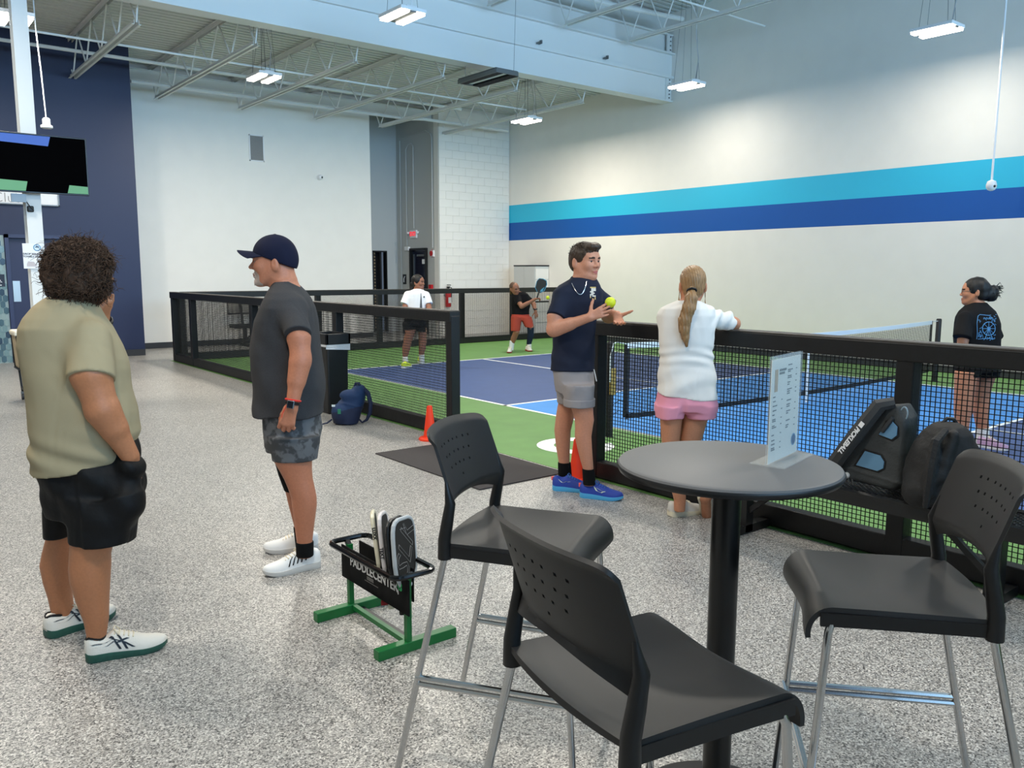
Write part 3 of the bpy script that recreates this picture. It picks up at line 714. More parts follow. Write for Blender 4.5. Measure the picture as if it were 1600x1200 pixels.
    def warp(s, fn):
        m = np.abs(s.f) < .045; i = np.nonzero(m)
        s.f[i] += fn(s.g[0][i[0]], s.g[1][i[1]], s.g[2][i[2]]).astype(np.float32); return s
    # ---- surface
    def surface(s):
        f = s.f; f[[0, -1]] = s.FAR; f[:, [0, -1]] = s.FAR; f[:, :, [0, -1]] = s.FAR
        neg = f < 0; c = neg[:-1, :-1, :-1].astype(np.uint8)
        cnt = c.copy()
        for i in (0, 1):
            for j in (0, 1):
                for k in (0, 1):
                    if i+j+k: cnt += neg[i:neg.shape[0]-1+i, j:neg.shape[1]-1+j, k:neg.shape[2]-1+k]
        act = (cnt > 0) & (cnt < 8); ix = np.argwhere(act); N = len(ix)
        if N == 0: return np.zeros((0, 3)), np.zeros((0, 4), int)
        idm = np.full(act.shape, -1, np.int32); idm[act] = np.arange(N)
        cor = np.array([(i, j, k) for i in (0, 1) for j in (0, 1) for k in (0, 1)])
        vals = np.stack([f[ix[:, 0]+a, ix[:, 1]+b, ix[:, 2]+c_] for a, b, c_ in cor], 1)
        P = np.zeros((N, 3)); C = np.zeros(N)
        for a in range(8):
            for b in range(a+1, 8):
                if np.abs(cor[a]-cor[b]).sum() != 1: continue
                va, vb = vals[:, a], vals[:, b]; m = (va < 0) != (vb < 0); t = va[m]/(va[m]-vb[m])
                P[m] += cor[a]+t[:, None]*(cor[b]-cor[a]); C[m] += 1
        V = s.lo+(ix+P/C[:, None])*s.res
        Q = []
        for ax in range(3):
            o1, o2 = [(1, 2), (2, 0), (0, 1)][ax]
            sl = [slice(1, -1)]*3; sl[ax] = slice(0, -1); sl2 = list(sl); sl2[ax] = slice(1, None)
            A = neg[tuple(sl)]; B = neg[tuple(sl2)]; e = np.argwhere(A != B)
            if len(e) == 0: continue
            fl = A[e[:, 0], e[:, 1], e[:, 2]]; off = np.ones(3, int); off[ax] = 0; e = e+off
            def cid(d1, d2):
                q = e.copy(); q[:, o1] -= d1; q[:, o2] -= d2; return idm[q[:, 0], q[:, 1], q[:, 2]]
            q = np.stack([cid(1, 1), cid(0, 1), cid(0, 0), cid(1, 0)], 1); q[~fl] = q[~fl][:, ::-1]; Q.append(q)
        Q = np.concatenate(Q); return V, Q[(Q >= 0).all(1)]
    def build(s, name, mats, parent, org=(0, 0, 0), paint=None, relax=1):
        V, Q = s.surface()
        for _ in range(relax):           # light smoothing
            acc = np.zeros_like(V); cn = np.zeros(len(V))
            for a, b in ((0, 1), (1, 2), (2, 3), (3, 0)):
                np.add.at(acc, Q[:, a], V[Q[:, b]]); np.add.at(cn, Q[:, a], 1)
            V = V*.5+acc/np.maximum(cn, 1)[:, None]*.5
        mi = None
        if paint is not None:
            mi = paint(V[Q].mean(1))
        me = np_mesh(name, V-np.array(org), Q, mats, True, mi)
        o = bpy.data.objects.new(name, me); return link(o, parent)
def unit(v): v = np.array(v, float); return v/np.linalg.norm(v)
def wob(x, y, z, f, sd):
    "smooth pseudo noise"
    r = np.random.default_rng(sd); o = 0
    for i in range(5):
        d = unit(r.normal(size=3))*f*r.uniform(.6, 1.6); o = o+np.sin(x*d[0]+y*d[1]+z*d[2]+r.uniform(0, 6.28)+1.2*np.sin(.6*(x*d[1]-y*d[0]+z*d[2])))
    return o/5
# =================================================================== PEOPLE: helpers
def rows(lst, d):
    "(photo y, left x, right x, half depth[, shift away]) of a silhouette d metres ahead -> level sections"
    o = []
    for q in lst:
        L = W(q[1], q[0], d); R = W(q[2], q[0], d); c = (L+R)/2+AH*(q[4] if len(q) > 4 else 0)
        o.append((c[2], c[0], c[1], np.linalg.norm(R-L)/2, q[3], q[3]))
    return o
def bounds(R, m=.12):
    P = np.array([[r[1]+s*r[3], r[2]+t*r[3], r[0]] for r in R for s in (-1, 1) for t in (-1, 1)]); return P.min(0)-m, P.max(0)+m
SKINS = {}
def skin_mats(key, base, lip, brow, stub=None):
    a = mat('skin_'+key, base, .5, sss=.05, bump=.04, scale=90, vary=.06)
    return [a, mat('lips_'+key, lip, .45), mat('brow_'+key, brow, .8), mat('stubble_'+key, stub or base, .75, bump=.2, scale=300)]
def head(Fd, c, f, u, s, wide=1.0, nose=1.0, jaw=1.0):
    f = unit(f); u = np.array(u, float); u = unit(u-f*(u @ f)); l = np.cross(u, f); A = (f, l, u)
    P = lambda a, b, z: c+(f*a+l*b+u*z)*s
    Fd.ell(P(-.012, 0, .036), np.array((.100, .077*wide, .084))*s, A, k=.02*s)
    Fd.ell(P(.030, 0, -.040), np.array((.064, .062*wide, .082))*s, A, k=.04*s)
    Fd.ell(P(.052, 0, .03), np.array((.042, .058*wide, .05))*s, A, k=.03*s)
    for q in (-1, 1):
        Fd.cap(P(-.005, q*.058*wide, -.04), P(.045, q*.032*wide, -.095*jaw), .018*s, .020*s, k=.03*s)
        Fd.ell(P(.062, q*.040*wide, -.026), np.array((.026, .024, .024))*s, A, k=.03*s)
    Fd.ell(P(.074, 0, -.103*jaw), np.array((.024, .024, .02))*s, A, k=.03*s)
    Fd.cap(P(.084, -.036, .020), P(.084, .036, .020), .012*s, k=.018*s)
    for q in (-1, 1): Fd.ell(P(.098, q*.033, .001), np.array((.015, .018, .012))*s, A, k=.016*s, op='s')
    Fd.cap(P(.088, 0, .006), P(.111*nose, 0, -.030), .009*s, .0115*s, k=.012*s)
    for q in (-1, 1): Fd.ell(P(.101, q*.014, -.034), np.array((.011, .009, .009))*s, A, k=.008*s)
    Fd.ell(P(.091, 0, -.064), np.array((.014, .027, .0075))*s, A, k=.008*s)
    Fd.ell(P(.089, 0, -.078), np.array((.014, .023, .0085))*s, A, k=.008*s)
    Fd.cap(P(.108, -.022, -.0705), P(.108, .022, -.0705), .0028*s, k=.004*s, op='s')
    for q in (-1, 1):
        Fd.ell(P(.0785, q*.033, .0092), np.array((.016, .019, .009))*s, A, k=.006*s)
        Fd.ell(P(.0775, q*.033, -.011), np.array((.015, .018, .007))*s, A, k=.006*s)
        e = (unit(f*.8-l*q*.55), unit(l*q*.8+f*.5), u)
        Fd.ell(P(-.022, q*.080*wide, -.012), np.array((.019, .012, .034))*s, A, k=.003*s)
        Fd.ell(P(-.016, q*.093*wide, -.006), np.array((.009, .007, .019))*s, A, k=.006*s, op='s')
    return dict(c=np.array(c), f=f, l=l, u=u, s=s, P=P)
def face_paint(H, brow=True, stubble=False):
    "lips, brows and stubble by their place on the face"
    def fn(V):
        q = (V-H['c'])/H['s']; a, b, z = q @ H['f'], q @ H['l'], q @ H['u']; m = np.zeros(len(V), int)
        if stubble:
            m[(a > .045) & (z < -.045) & (z > -.125) & (np.abs(b) < .05)] = 3
        m[(a > .085) & (np.abs(b) < .022) & (np.abs(z+.071) < .0125-.4*np.abs(b))] = 1
        if brow: m[(a > .07) & (np.abs(np.abs(b)-.034) < .02) & (np.abs(z-.022+.12*np.abs(np.abs(b)-.03)) < .0055)] = 2
        return m
    return fn
def eyes(H, parent, org, iris=(70, 52, 40)):
    wm = mat('eye_white', (206, 198, 190), .5, spec=.2); im = mat('iris_%d' % iris[0], iris, .4); pm = mat('pupil', (10, 10, 10), .1)
    for q in (-1, 1):
        c = H['P'](.0800, q*.033, 0)-org; b = MB(); n, m = 12, 10; r = .0118*H['s']; vs = []; ax = unit(H['f']+H['l']*q*.05); t1 = unit(np.cross(ax, H['u'])); t2 = np.cross(t1, ax)
        for i in range(m+1):
            t = PI*(i/m)**1.5 if True else 0
            for k in range(n): p_ = 2*PI*k/n; vs.append(c+r*(ax*math.cos(t)+(t1*math.cos(p_)+t2*math.sin(p_))*math.sin(t)))
        for i in range(m):
            b.cur = 2 if i < 2 else 1 if i < 4 else 0
            b.add([], [(i*n+k, i*n+(k+1) % n, (i+1)*n+(k+1) % n, (i+1)*n+k) for k in range(n)]) if False else None
            for k in range(n): b.f.append((i*n+k, (i+1)*n+k, (i+1)*n+(k+1) % n, i*n+(k+1) % n)); b.m.append(b.cur)
        b.v = [tuple(map(float, v)) for v in vs]; b.build('eye', [wm, im, pm], parent, smooth=True, angle=180)
def hand(Fd, w, d, n, tv, s=1.0, curl=(.3, .3, .25), fan=.12, thumb=(.55, .75, .25), tcurl=.2, lens=None, curls=None):
    "palm, four fingers and thumb; w wrist, d reach, n palm normal, tv thumb side"
    d = unit(d); n = np.array(n, float); n = unit(n-d*(n @ d)); t0 = np.array(tv, float); t = np.cross(d, n); t = t if t @ t0 > 0 else -t
    w = np.array(w, float); offs = (.029, .010, -.0095, -.027); ln = lens or (.070, .078, .072, .057)
    for i, o in enumerate(offs):
        kn = w+(d*(.088-.004*abs(i-1)-.006*(i == 3))+t*o)*s
        Fd.cap(w+(d*.012+t*o*.55)*s, kn, .0135*s, .0105*s, k=.014*s)
        a = 0.0; p = kn; dd = unit(d+t*(1.5-i)*fan)
        cv = curls[i] if curls else curl
        for j, fr in enumerate((.46, .30, .24)):
            a += cv[j]; q = p+(dd*math.cos(a)+n*math.sin(a))*ln[i]*fr*s
            Fd.cap(p, q, (.0096-.0009*j)*s, (.0089-.0010*j)*s, k=.004*s); p = q
    b0 = w+(d*.018+t*.022+n*.004)*s; td = unit(d*thumb[0]+t*thumb[1]+n*thumb[2]); b1 = b0+td*.042*s
    Fd.cap(b0, b1, .015*s, .0115*s, k=.014*s); t2 = unit(td+(d*.8-t*.5+n*.3)*tcurl); b2 = b1+t2*.030*s
    Fd.cap(b1, b2, .0108*s, .0098*s, k=.005*s); t3 = unit(t2+(d*.8-t*.5+n*.3)*tcurl); Fd.cap(b2, b2+t3*.022*s, .0098*s, .0078*s, k=.005*s)
def limb(Fd, a, b, c, r, k=.02):
    "upper arm a-b and forearm b-c with a fuller forearm near the elbow"
    a, b, c = (np.array(q, float) for q in (a, b, c))
    m = a+(b-a)*.38; Fd.cap(a, m, .036, r[0], k=k); Fd.cap(m, b, r[0], r[1], k=k); Fd.cap(b, c, r[1]*.96, r[2], k=k)
    Fd.cap(b+(c-b)*.12, b+(c-b)*.45, r[1]*1.02, r[1]*.86, k=k)
def shoe(parent, heel, toe, up, L, W_, mats, org, lace=True, collar=None, deco=(), hs=1.0, name='shoe'):
    "one shoe lofted heel to toe, with its sole, laces and side markings as sub-parts; mats = upper, sole, lace"
    heel = np.array(heel, float); f = unit(np.array(toe, float)-heel); u = np.array(up, float); u = unit(u-f*(u @ f)); l = np.cross(u, f); org = np.array(org, float)
    S_ = np.linspace(0, 1, 30); it = np.interp
    hw = lambda s: it(s, [0, .03, .1, .3, .5, .68, .85, .95, 1], [.018, .034, .042, .040, .043, .049, .043, .029, .006])*W_/.048
    zb = lambda s: .018*max(0, (s-.72)/.28)**2*L/.29+.006*max(0, (.08-s)/.08)**2
    st = lambda s: it(s, [0, .3, .6, .85, 1], [.036, .034, .028, .024, .016])*hs
    ht = lambda s: it(s, [0, .05, .12, .2, .27, .34, .42, .55, .7, .86, .96, 1], [.082, .104, .102, .092, .095, .112, .106, .090, .072, .060, .048, .030])*hs
    G = lambda s, y, z: heel+(f*s*L+l*y+u*z)-org
    b = MB(); n = 12; vs = []; fs = []
    for s in S_:                                      # sole
        h, z0, z1 = hw(s)*1.06, zb(s), zb(s)+st(s)
        vs += [G(s, -h*.93, z0), G(s, -h*1.03, z0+.012), G(s, -h, z1), G(s, h, z1), G(s, h*1.03, z0+.012), G(s, h*.93, z0)]
    for i in range(len(S_)-1): fs += [(i*6+k, i*6+(k+1) % 6, (i+1)*6+(k+1) % 6, (i+1)*6+k) for k in range(6)]
    fs += [tuple(range(5, -1, -1)), tuple((len(S_)-1)*6+k for k in range(6))]
    vb = []; fb = []
    def sf(s, a, off=0):                              # surface of the upper: a = 0 right sole edge .. pi left sole edge
        z0 = zb(s)+st(s)*.8; h = hw(s)*.96+off; H = ht(s)+zb(s)*.6-z0+off; ca, sa = math.cos(a), math.sin(a)
        return G(s, -h*np.sign(ca)*abs(ca)**.75*(1-.12*sa*(1 if s > .3 else .4)), z0+H*sa**(.62 if s < .35 else .8))
    na = 14
    for s in S_: vb += [sf(s, PI*k/na) for k in range(na+1)]
    for i in range(len(S_)-1): fb += [(i*(na+1)+k, (i+1)*(na+1)+k, (i+1)*(na+1)+k+1, i*(na+1)+k+1) for k in range(na)]
    fb += [tuple(range(na+1)), tuple((len(S_)-1)*(na+1)+k for k in range(na, -1, -1))]
    o = MB().add(vb, fb).build(name, mats[0], parent, smooth=True, angle=180)
    MB().add(vs, fs).build('sole', mats[1], o, smooth=True, angle=60)
    if collar is not None:
        b = MB(); b.tube([G(.14+.115*math.cos(t), .027*math.sin(t), ht(.14+.115*math.cos(t))-.003) for t in np.linspace(0, 2*PI, 16, endpoint=False)], .006, 6, closed=True); b.build('collar', collar, o, smooth=True)
    if lace:
        b = MB()
        for k in range(5):
            s = .36+k*.055; b.tube([sf(s, PI/2-.55, .002), sf(s+.015, PI/2, .004), sf(s+.0, PI/2+.55, .002)], .003, 5)
            b.tube([sf(s, PI/2-.55, .002), sf(s+.055, PI/2+.5, .003)], .0025, 5)
        b.tube([sf(.35, PI/2, .004), sf(.37, PI/2-.4, .016), sf(.42, PI/2-.7, .012), sf(.4, PI/2-.3, .006)], .0028, 5)
        b.tube([sf(.35, PI/2, .004), sf(.37, PI/2+.4, .016), sf(.42, PI/2+.7, .012), sf(.4, PI/2+.3, .006)], .0028, 5); b.build('laces', mats[2], o, smooth=True)
    for nm, m, strips in deco:                        # strips: lists of (s, a, half width along s)
        b = MB()
        for side in (1, -1):
            for st_ in strips:
                pts = []
                ts = np.linspace(0, len(st_)-1, 4*(len(st_)-1)+1); st2 = [tuple(np.interp(x, range(len(st_)), [q[c_] for q in st_]) for c_ in range(3)) for x in ts]
                for s, a, h in st2: a_ = a if side > 0 else PI-a; pts += [sf(min(max(s-h, .01), .98), a_, .0026), sf(min(max(s+h, .01), .98), a_, .0026)]
                b.add(pts, [(2*i, 2*i+1, 2*i+3, 2*i+2) for i in range(len(st2)-1)])
        b.build(nm, m, o, smooth=True, angle=180)
    return o
def strand(b, pts, r0, r1, n=3):
    k = len(pts); b.tube(pts, [r0+(r1-r0)*i/(k-1) for i in range(k)], n, cap=False)
def folds(amp, f, sd, dirs=None):
    r = np.random.default_rng(sd)
    def fn(x, y, z): return amp*(wob(x, y, z*1.3, f, sd)+.6*np.abs(wob(x, y, z, f*1.7, sd+5)))
    return fn
# =================================================================== THE SEVEN PEOPLE
def cloth(name, col, **k): return mat(name, col, k.pop('rough', .85), bump=k.pop('bump', .12), scale=k.pop('scale', 500), spec=.2, fold=k.pop('fold', .22), **k)
HAIR_BR = mat('hair_brown', (58, 42, 30), .5, vary=.3, scale=60); HAIR_DK = mat('hair_black', (22, 19, 19), .55, vary=.2, scale=80)
HAIR_CU = mat('hair_curly', (72, 54, 42), .75, spec=.25, vary=.35, scale=40); HAIR_BL = mat('hair_blonde', (150, 114, 76), .45, vary=.3, scale=70, stretch=(3, 3, .4))
SOCK_W = cloth('sock_white', (222, 222, 218)); SOCK_K = cloth('sock_black', (16, 16, 17))
WHITE_SH = mat('shoe_white', (226, 222, 212), .6, bump=.2, scale=200); LACE_W = mat('lace_white', (226, 216, 192), .8)
def base(lst): return np.array([np.mean([q[0] for q in lst]), np.mean([q[1] for q in lst]), 0])
BLACKM = mat('strap_black', (18, 18, 19), .5)
RES = .0048

# ---------------------------------------------------------------- person with curly hair, olive shirt, seen from behind
def person_curly():
    d = 3.37; sh = [W(118, 1030, d)[:2], W(80, 990, d)[:2]]
    t = thing('person', 'person with big curly brown hair in olive shirt and black shorts seen from behind', 'person', (.70, 3.80, 0)); og = np.array((.70, 3.80, 0))
    sk = skin_mats('tan', (176, 116, 80), (150, 84, 70), (40, 28, 22))
    R = rows([(466, 76, 142, .09), (472, 66, 148, .10), (480, 57, 150, .115), (496, 45, 158, .14), (512, 38, 169, .16), (540, 37, 183, .17), (561, 42, 191, .175), (577, 46, 195, .18), (610, 50, 199, .185), (642, 55, 206, .19), (675, 58, 210, .19), (707, 56, 208, .185), (745, 60, 204, .18)], d)
    lo, hi = bounds(R, .15)
    # body
    B = Field((lo[0]-.05, lo[1]-.1, -.01), (hi[0]+.1, hi[1]+.15, 1.75), RES)
    nl = rows([(800, 120, 175, .08), (845, 114, 175, .085), (868, 112, 170, .078), (886, 111, 170, .08), (906, 113, 169, .076), (937, 122, 168, .062), (968, 133, 168, .048), (990, 137, 165, .040), (1004, 138, 163, .038)], 3.27)
    fl = rows([(800, 80, 118, .07), (838, 76, 114, .07), (860, 70, 114, .072), (880, 66, 114, .074), (905, 71, 112, .068), (930, 78, 110, .055), (955, 82, 114, .045), (978, 84, 113, .045)], 3.53)
    B.slab(nl, RH, k=.01); B.slab(fl, RH, k=.01)
    B.slab([(r[0], r[1], r[2], r[3]*.8, r[4]*.8, r[5]*.8) for r in R], RH, k=.02)
    B.slab(rows([(690, 84, 196, .12), (745, 84, 200, .12), (785, 92, 190, .09)], d), RH, k=.03)
    c = W(126, 424, d); f = unit(RH*.72+AH*.69); H = head(B, c, f, ZH, 1.02)
    B.cap(W(112, 485, d), W(124, 440, d), .062, .056, k=.03)
    e = W(160, 640, 3.2); wr = W(203, 712, 3.26)
    B.cap(W(140, 545, 3.26), W(142, 585, 3.2), .03, .073, k=.02); B.cap(W(142, 585, 3.2), e, .073, .060, k=.02); B.cap(e, wr, .060, .036, k=.02); B.cap(e, W(178, 668, 3.22), .061, .05, k=.02)
    hand(B, wr, unit(RH*.03-ZH), unit(AH-RH*.4), RH+AH*.3, .85, curl=(.6, .6, .4), thumb=(.9, .2, .3))
    e2 = W(162, 560, 3.62); w2 = W(159, 501, 3.50); B.cap(W(150, 515, 3.5), e2, .045, .05, k=.02); B.cap(e2, w2, .046, .031, k=.02)
    hand(B, w2, W(168, 460, 3.45)-w2, -RH*.7+AH*.2, AH*.6+ZH*.2-RH*.3, 1.0, curl=(.75, .8, .5))
    body = B.build('body', sk, t, og, face_paint(H))
    # shirt
    S_ = Field(lo, hi+np.array((.05, .05, .1)), .0062)
    S_.slab(R, RH, k=.02, n=2.3)
    S_.cap(W(143, 528, 3.27), W(142, 592, 3.19), .070, .088, k=.05, cut=0)
    S_.cap(W(146, 512, 3.5), W(158, 545, 3.58), .06, .07, k=.05, cut=0)
    for a in range(14):
        q = 2*PI*a/14; q2 = 2*PI*(a+1)/14; cc = W(108, 469, d)
        P_ = lambda q: cc+RH*(.088*math.cos(q))+AH*(.072*math.sin(q))+ZH*(.012*math.sin(q)+.004*math.cos(q))
        S_.cap(P_(q), P_(q2), .011, k=.012)
    S_.plane(W(120, 720, d), -ZH+RH*.16+AH*.16)
    hz = W(120, 722, d)[2]
    def fold(x, y, z):
        q = (x*RH[0]+y*RH[1]); ph = (z-hz)
        return .007*np.exp(-((ph-.06)/.07)**2)*np.sin(q*22+ph*60)+.005*np.sin(ph*26+q*16)*np.clip((ph-.05)*2, 0, 1)*np.clip(1-(ph-.2)/.4, 0, 1)+.004*wob(x, y, z, 18, 3)
    S_.warp(fold)
    sm = cloth('olive_jersey', (160, 147, 117), rough=.75)
    o = S_.build('shirt', sm, t, og)
    # shorts
    K = Field((lo[0], lo[1], .4), (hi[0]+.05, hi[1], hz+.12), .0062)
    K.slab(rows([(690, 68, 203, .15), (708, 68, 208, .155), (730, 66, 215, .17), (750, 71, 218, .17), (775, 76, 216, .165), (800, 80, 212, .15)], d), RH, k=.02, n=2.4)
    K.slab(rows([(775, 106, 213, .10), (800, 109, 211, .115), (842, 113, 204, .12)], 3.29), RH, k=.03, n=2.3)
    K.slab(rows([(770, 74, 140, .12), (800, 75, 128, .11), (834, 76, 116, .10)], 3.5), RH, k=.03)
    K.cap(W(203, 742, 3.28), W(203, 790, 3.26), .038, .04, k=.10); K.cap(W(202, 728, 3.25), W(211, 724, 3.29), .022, .026, k=.05)
    K.warp(lambda x, y, z: .006*np.sin((x*RH[0]+y*RH[1])*30+z*38)*np.clip((z-.55)*6, 0, 1)+.004*wob(x, y, z, 22, 8))
    K.build('shorts', mat('black_satin', (15, 15, 16), .62, spec=.25, bump=.2, scale=40, fold=.35), t, og)
    # curly hair: a dark core and many loose curls
    hc = W(123, 417, d+.0); rr = np.array((.128, .112, .108))
    Hf = Field(hc-.24, hc+.24, .006); Hf.ell(hc, rr, (RH, AH, ZH)); Hf.ell(hc-ZH*.05-RH*.01-AH*.01, (.128, .105, .085), (RH, AH, ZH), k=.03)
    Hf.ell(c+f*.13-ZH*.05, (.07, .08, .11), (f, np.cross(ZH, f), ZH), k=.02, op='s')
    Hf.warp(lambda x, y, z: .012*wob(x, y, z, 70, 4)+.006*wob(x, y, z, 140, 9)); hm = Hf.build('curly_hair', HAIR_CU, t, og)
    b = MB(); r_ = np.random.default_rng(3)
    for i in range(5600):
        v = unit(r_.normal(size=3))
        if v[2] < -.75 or (v @ f > .72 and v[2] < .35): continue
        p = hc+RH*(v @ RH)*rr[0]+AH*(v @ AH)*rr[1]+ZH*v[2]*rr[2]-ZH*(.040 if v[2] < .1 else .0)*(1 if v[2] < 0 else .3); p = p-v*.012
        fly = r_.random() < .05
        L = r_.uniform(.04, .075)*(1.3 if fly else 1); tg = r_.normal(size=3)-ZH*.9; tg = unit(tg-v*(tg @ v)); up = unit(tg+v*(.65 if fly else r_.uniform(-.05, .3))); s1 = unit(np.cross(up, r_.normal(size=3))); s2 = np.cross(up, s1); rad = r_.uniform(.005, .010); tn = r_.uniform(6, 10); ph = r_.uniform(0, 6)
        pts = [p+up*L*k/10+(s1*math.cos(ph+tn*k/10)+s2*math.sin(ph+tn*k/10))*rad for k in range(11)]
        strand(b, [q-og for q in pts], .0022 if not fly else .0012, .0013 if not fly else .0006)
    o = b.build('curl_strands', HAIR_CU, hm, smooth=True, angle=180); o['kind'] = 'stuff'
    # wrist band, shoes
    ax = unit(W(168, 460, 3.45)-w2); b = MB(); s1 = unit(np.cross(ax, ZH+AH)); s2 = np.cross(ax, s1)
    for kk in (0, 1): b.tube([w2+ax*(-.008+kk*.014)+(s1*math.cos(q)+s2*math.sin(q))*.036-og for q in np.linspace(0, 2*PI, 18, endpoint=False)], .009, 8, closed=True)
    b.build('wristband', BLACKM, t, smooth=True)
    ds = mat('shoe_ink', (20, 32, 44), .5)
    tiger = [[(.08, .48, .02), (.2, .62, .03), (.34, .66, .03), (.46, .55, .026), (.58, .25, .022)], [(.10, .34, .012), (.25, .36, .02), (.4, .5, .024), (.52, .85, .018)], [(.30, .95, .016), (.36, .55, .016), (.42, .15, .016)], [(.40, .98, .016), (.45, .55, .016), (.50, .15, .016)]]
    sole = mat('sole_green', (38, 84, 72), .5, vary=.1)
    shoe(t, (.645, 3.632, 0), (.925, 3.572, 0), ZH, .315, .053, (WHITE_SH, sole, LACE_W), og, collar=BLACKM, deco=[('side_stripes', ds, tiger)])
    sole2 = mat('sole_cream_green', (96, 110, 92), .6)
    shoe(t, (.555, 3.975, 0), (.86, 4.055, 0), ZH, .315, .053, (WHITE_SH, sole, LACE_W), og, collar=BLACKM, deco=[('side_stripes', ds, tiger)])
    return t
person_curly()

# ---------------------------------------------------------------- older man with a navy cap, in profile
def person_cap():
    d = 4.41; og = np.array((1.83, 4.22, 0))
    t = thing('person', 'older man in navy cap, charcoal shirt and grey camouflage shorts, in profile', 'person', og)
    sk = skin_mats('ruddy', (186, 120, 90), (150, 88, 76), (110, 96, 88), (188, 168, 156))
    R = rows([(440, 429, 460, .08), (447, 425, 468, .12), (456, 421, 476, .17), (466, 417, 483, .2), (480, 411, 489, .215), (500, 402, 494, .21), (525, 397, 498, .2), (550, 394, 501, .195), (575, 394, 503, .19), (600, 396, 505, .19), (625, 398, 506, .19), (646, 399, 505, .19)], d)
    lo, hi = bounds(R, .14)
    B = Field((lo[0]-.15, lo[1]-.15, -.01), (hi[0]+.15, hi[1]+.15, 1.85), RES)
    nl = rows([(690, 425, 492, .085), (715, 426, 487, .08), (735, 438, 487, .068), (748, 445, 488, .065), (762, 451, 491, .066), (777, 456, 494, .066), (790, 457, 494.5, .063), (810, 460, 492, .055), (830, 462, 489.5, .046), (845, 464, 488, .040), (870, 465, 488, .038)], 4.29)
    fl = rows([(690, 420, 475, .085), (706, 428, 472, .078), (740, 437, 477, .065), (765, 446, 488, .064), (790, 452, 489, .06), (820, 460, 487, .048), (858, 464, 486, .040)], 4.53)
    B.slab(nl, RH, k=.01); B.slab(fl, RH, k=.01)
    B.slab([(r[0], r[1], r[2], r[3]*.82, r[4]*.8, r[5]*.8) for r in R], RH, k=.02); B.slab(rows([(640, 414, 498, .15), (690, 420, 492, .14)], d), RH, k=.02)
    c = W(427, 409, d); f = unit(-RH-AH*.10+ZH*.02); H = head(B, c, f, ZH, 1.02, nose=1.03, jaw=1.06)
    B.cap(W(449, 458, d), W(440, 425, d), .070, .066, k=.035)
    e = W(470, 560, 4.16); wr = W(456, 636, 4.12); limb(B, W(465, 508, 4.19), e, wr, (.056, .051, .031))
    hand(B, wr, unit(-ZH-RH*.32-AH*.05), AH, -RH, 1.08, curl=(.55, .7, .5), thumb=(.8, .35, .5), tcurl=.3)
    e2 = W(455, 560, 4.66); wr2 = W(440, 628, 4.62); limb(B, W(452, 508, 4.62), e2, wr2, (.056, .05, .031)); hand(B, wr2, unit(-ZH-RH*.2), -AH, -RH, 1.08, curl=(.5, .6, .4))
    B.build('body', sk, t, og, face_paint(H, stubble=True)); eyes(H, t, og, (60, 50, 44))
    # shirt
    S_ = Field(lo, hi, .0062); S_.slab(R, RH, k=.02, n=2.25)
    S_.cap(W(459, 482, 4.27), W(465, 523, 4.16), .064, .069, k=.05, cut=0); S_.cap(W(452, 482, 4.55), W(450, 523, 4.65), .064, .069, k=.05, cut=0)
    cc = W(443, 447, d)
    for a in range(14):
        P_ = lambda q: cc+RH*(.058*math.cos(q))+AH*(.068*math.sin(q))+ZH*(.030*math.cos(q))
        S_.cap(P_(2*PI*a/14), P_(2*PI*(a+1)/14), .009, k=.01)
    S_.warp(lambda x, y, z: .006*np.sin((x*RH[0]+y*RH[1])*26+z*30+2*np.sin(z*9))*np.clip((1.35-z)*3, 0, 1)+.004*wob(x, y, z, 20, 12))
    S_.build('shirt', cloth('charcoal_heather', (62, 61, 62), vary=.12, scale=260), t, og)
    K = Field((lo[0], lo[1], .4), (hi[0], hi[1], 1.0), .0062)
    K.slab(rows([(630, 414, 494, .15), (645, 413, 499, .172), (670, 413, 501, .175), (695, 416, 497, .165)], d), RH, k=.02); K.slab(rows([(680, 420, 500, .11), (718, 427, 495, .10)], 4.3), RH, k=.03); K.slab(rows([(680, 413, 480, .11), (705, 417, 474, .10)], 4.52), RH, k=.03)
    K.warp(lambda x, y, z: .005*wob(x, y, z, 24, 6)); hz0 = W(460, 719, 4.3)[2]
    cam_ = mat('grey_camouflage', (84, 85, 87), .8, bump=.2, scale=17, vary=.42); 
    for e_, q in zip([n_ for n_ in cam_.node_tree.nodes if n_.type == 'VALTORGB'][0].color_ramp.elements, (.46, .54)): e_.position = q
    K.build('shorts', cam_, t, og)
    # knee brace and socks
    Q = Field(og+(-.4, -.3, 0), og+(.4, .5, .75), .005); Q.slab([(r[0], r[1], r[2], r[3]+.005, r[4]+.005, r[5]+.005) for r in rows([(718, 431, 473.5, .075), (740, 437, 477, .066), (766, 446.5, 488, .064)], 4.53)], RH, k=0); Q.build('knee_brace', SOCK_K, t, og)
    Q = Field(og+(-.4, -.4, 0), og+(.4, .4, .3), .005); Q.slab([(r[0], r[1], r[2], r[3]+.004, r[4]+.004, r[5]+.004) for r in rows([(846, 463.5, 488.5, .041), (869, 464.5, 488.5, .039)], 4.29)], RH, k=0); Q.build('sock', SOCK_K, t, og)
    Q = Field(og+(-.4, -.4, 0), og+(.4, .6, .3), .005); Q.slab([(r[0], r[1], r[2], r[3]+.004, r[4]+.004, r[5]+.004) for r in rows([(822, 460, 487, .047), (857, 464, 486, .041)], 4.53)], RH, k=0); Q.build('sock', SOCK_K, t, og)
    st = [[(.30+k*.075, .25, .012), (.235+k*.075+.02, .75, .011), (.21+k*.075, 1.02, .009)] for k in range(5)]
    gs = mat('sole_pale', (206, 204, 200), .55)
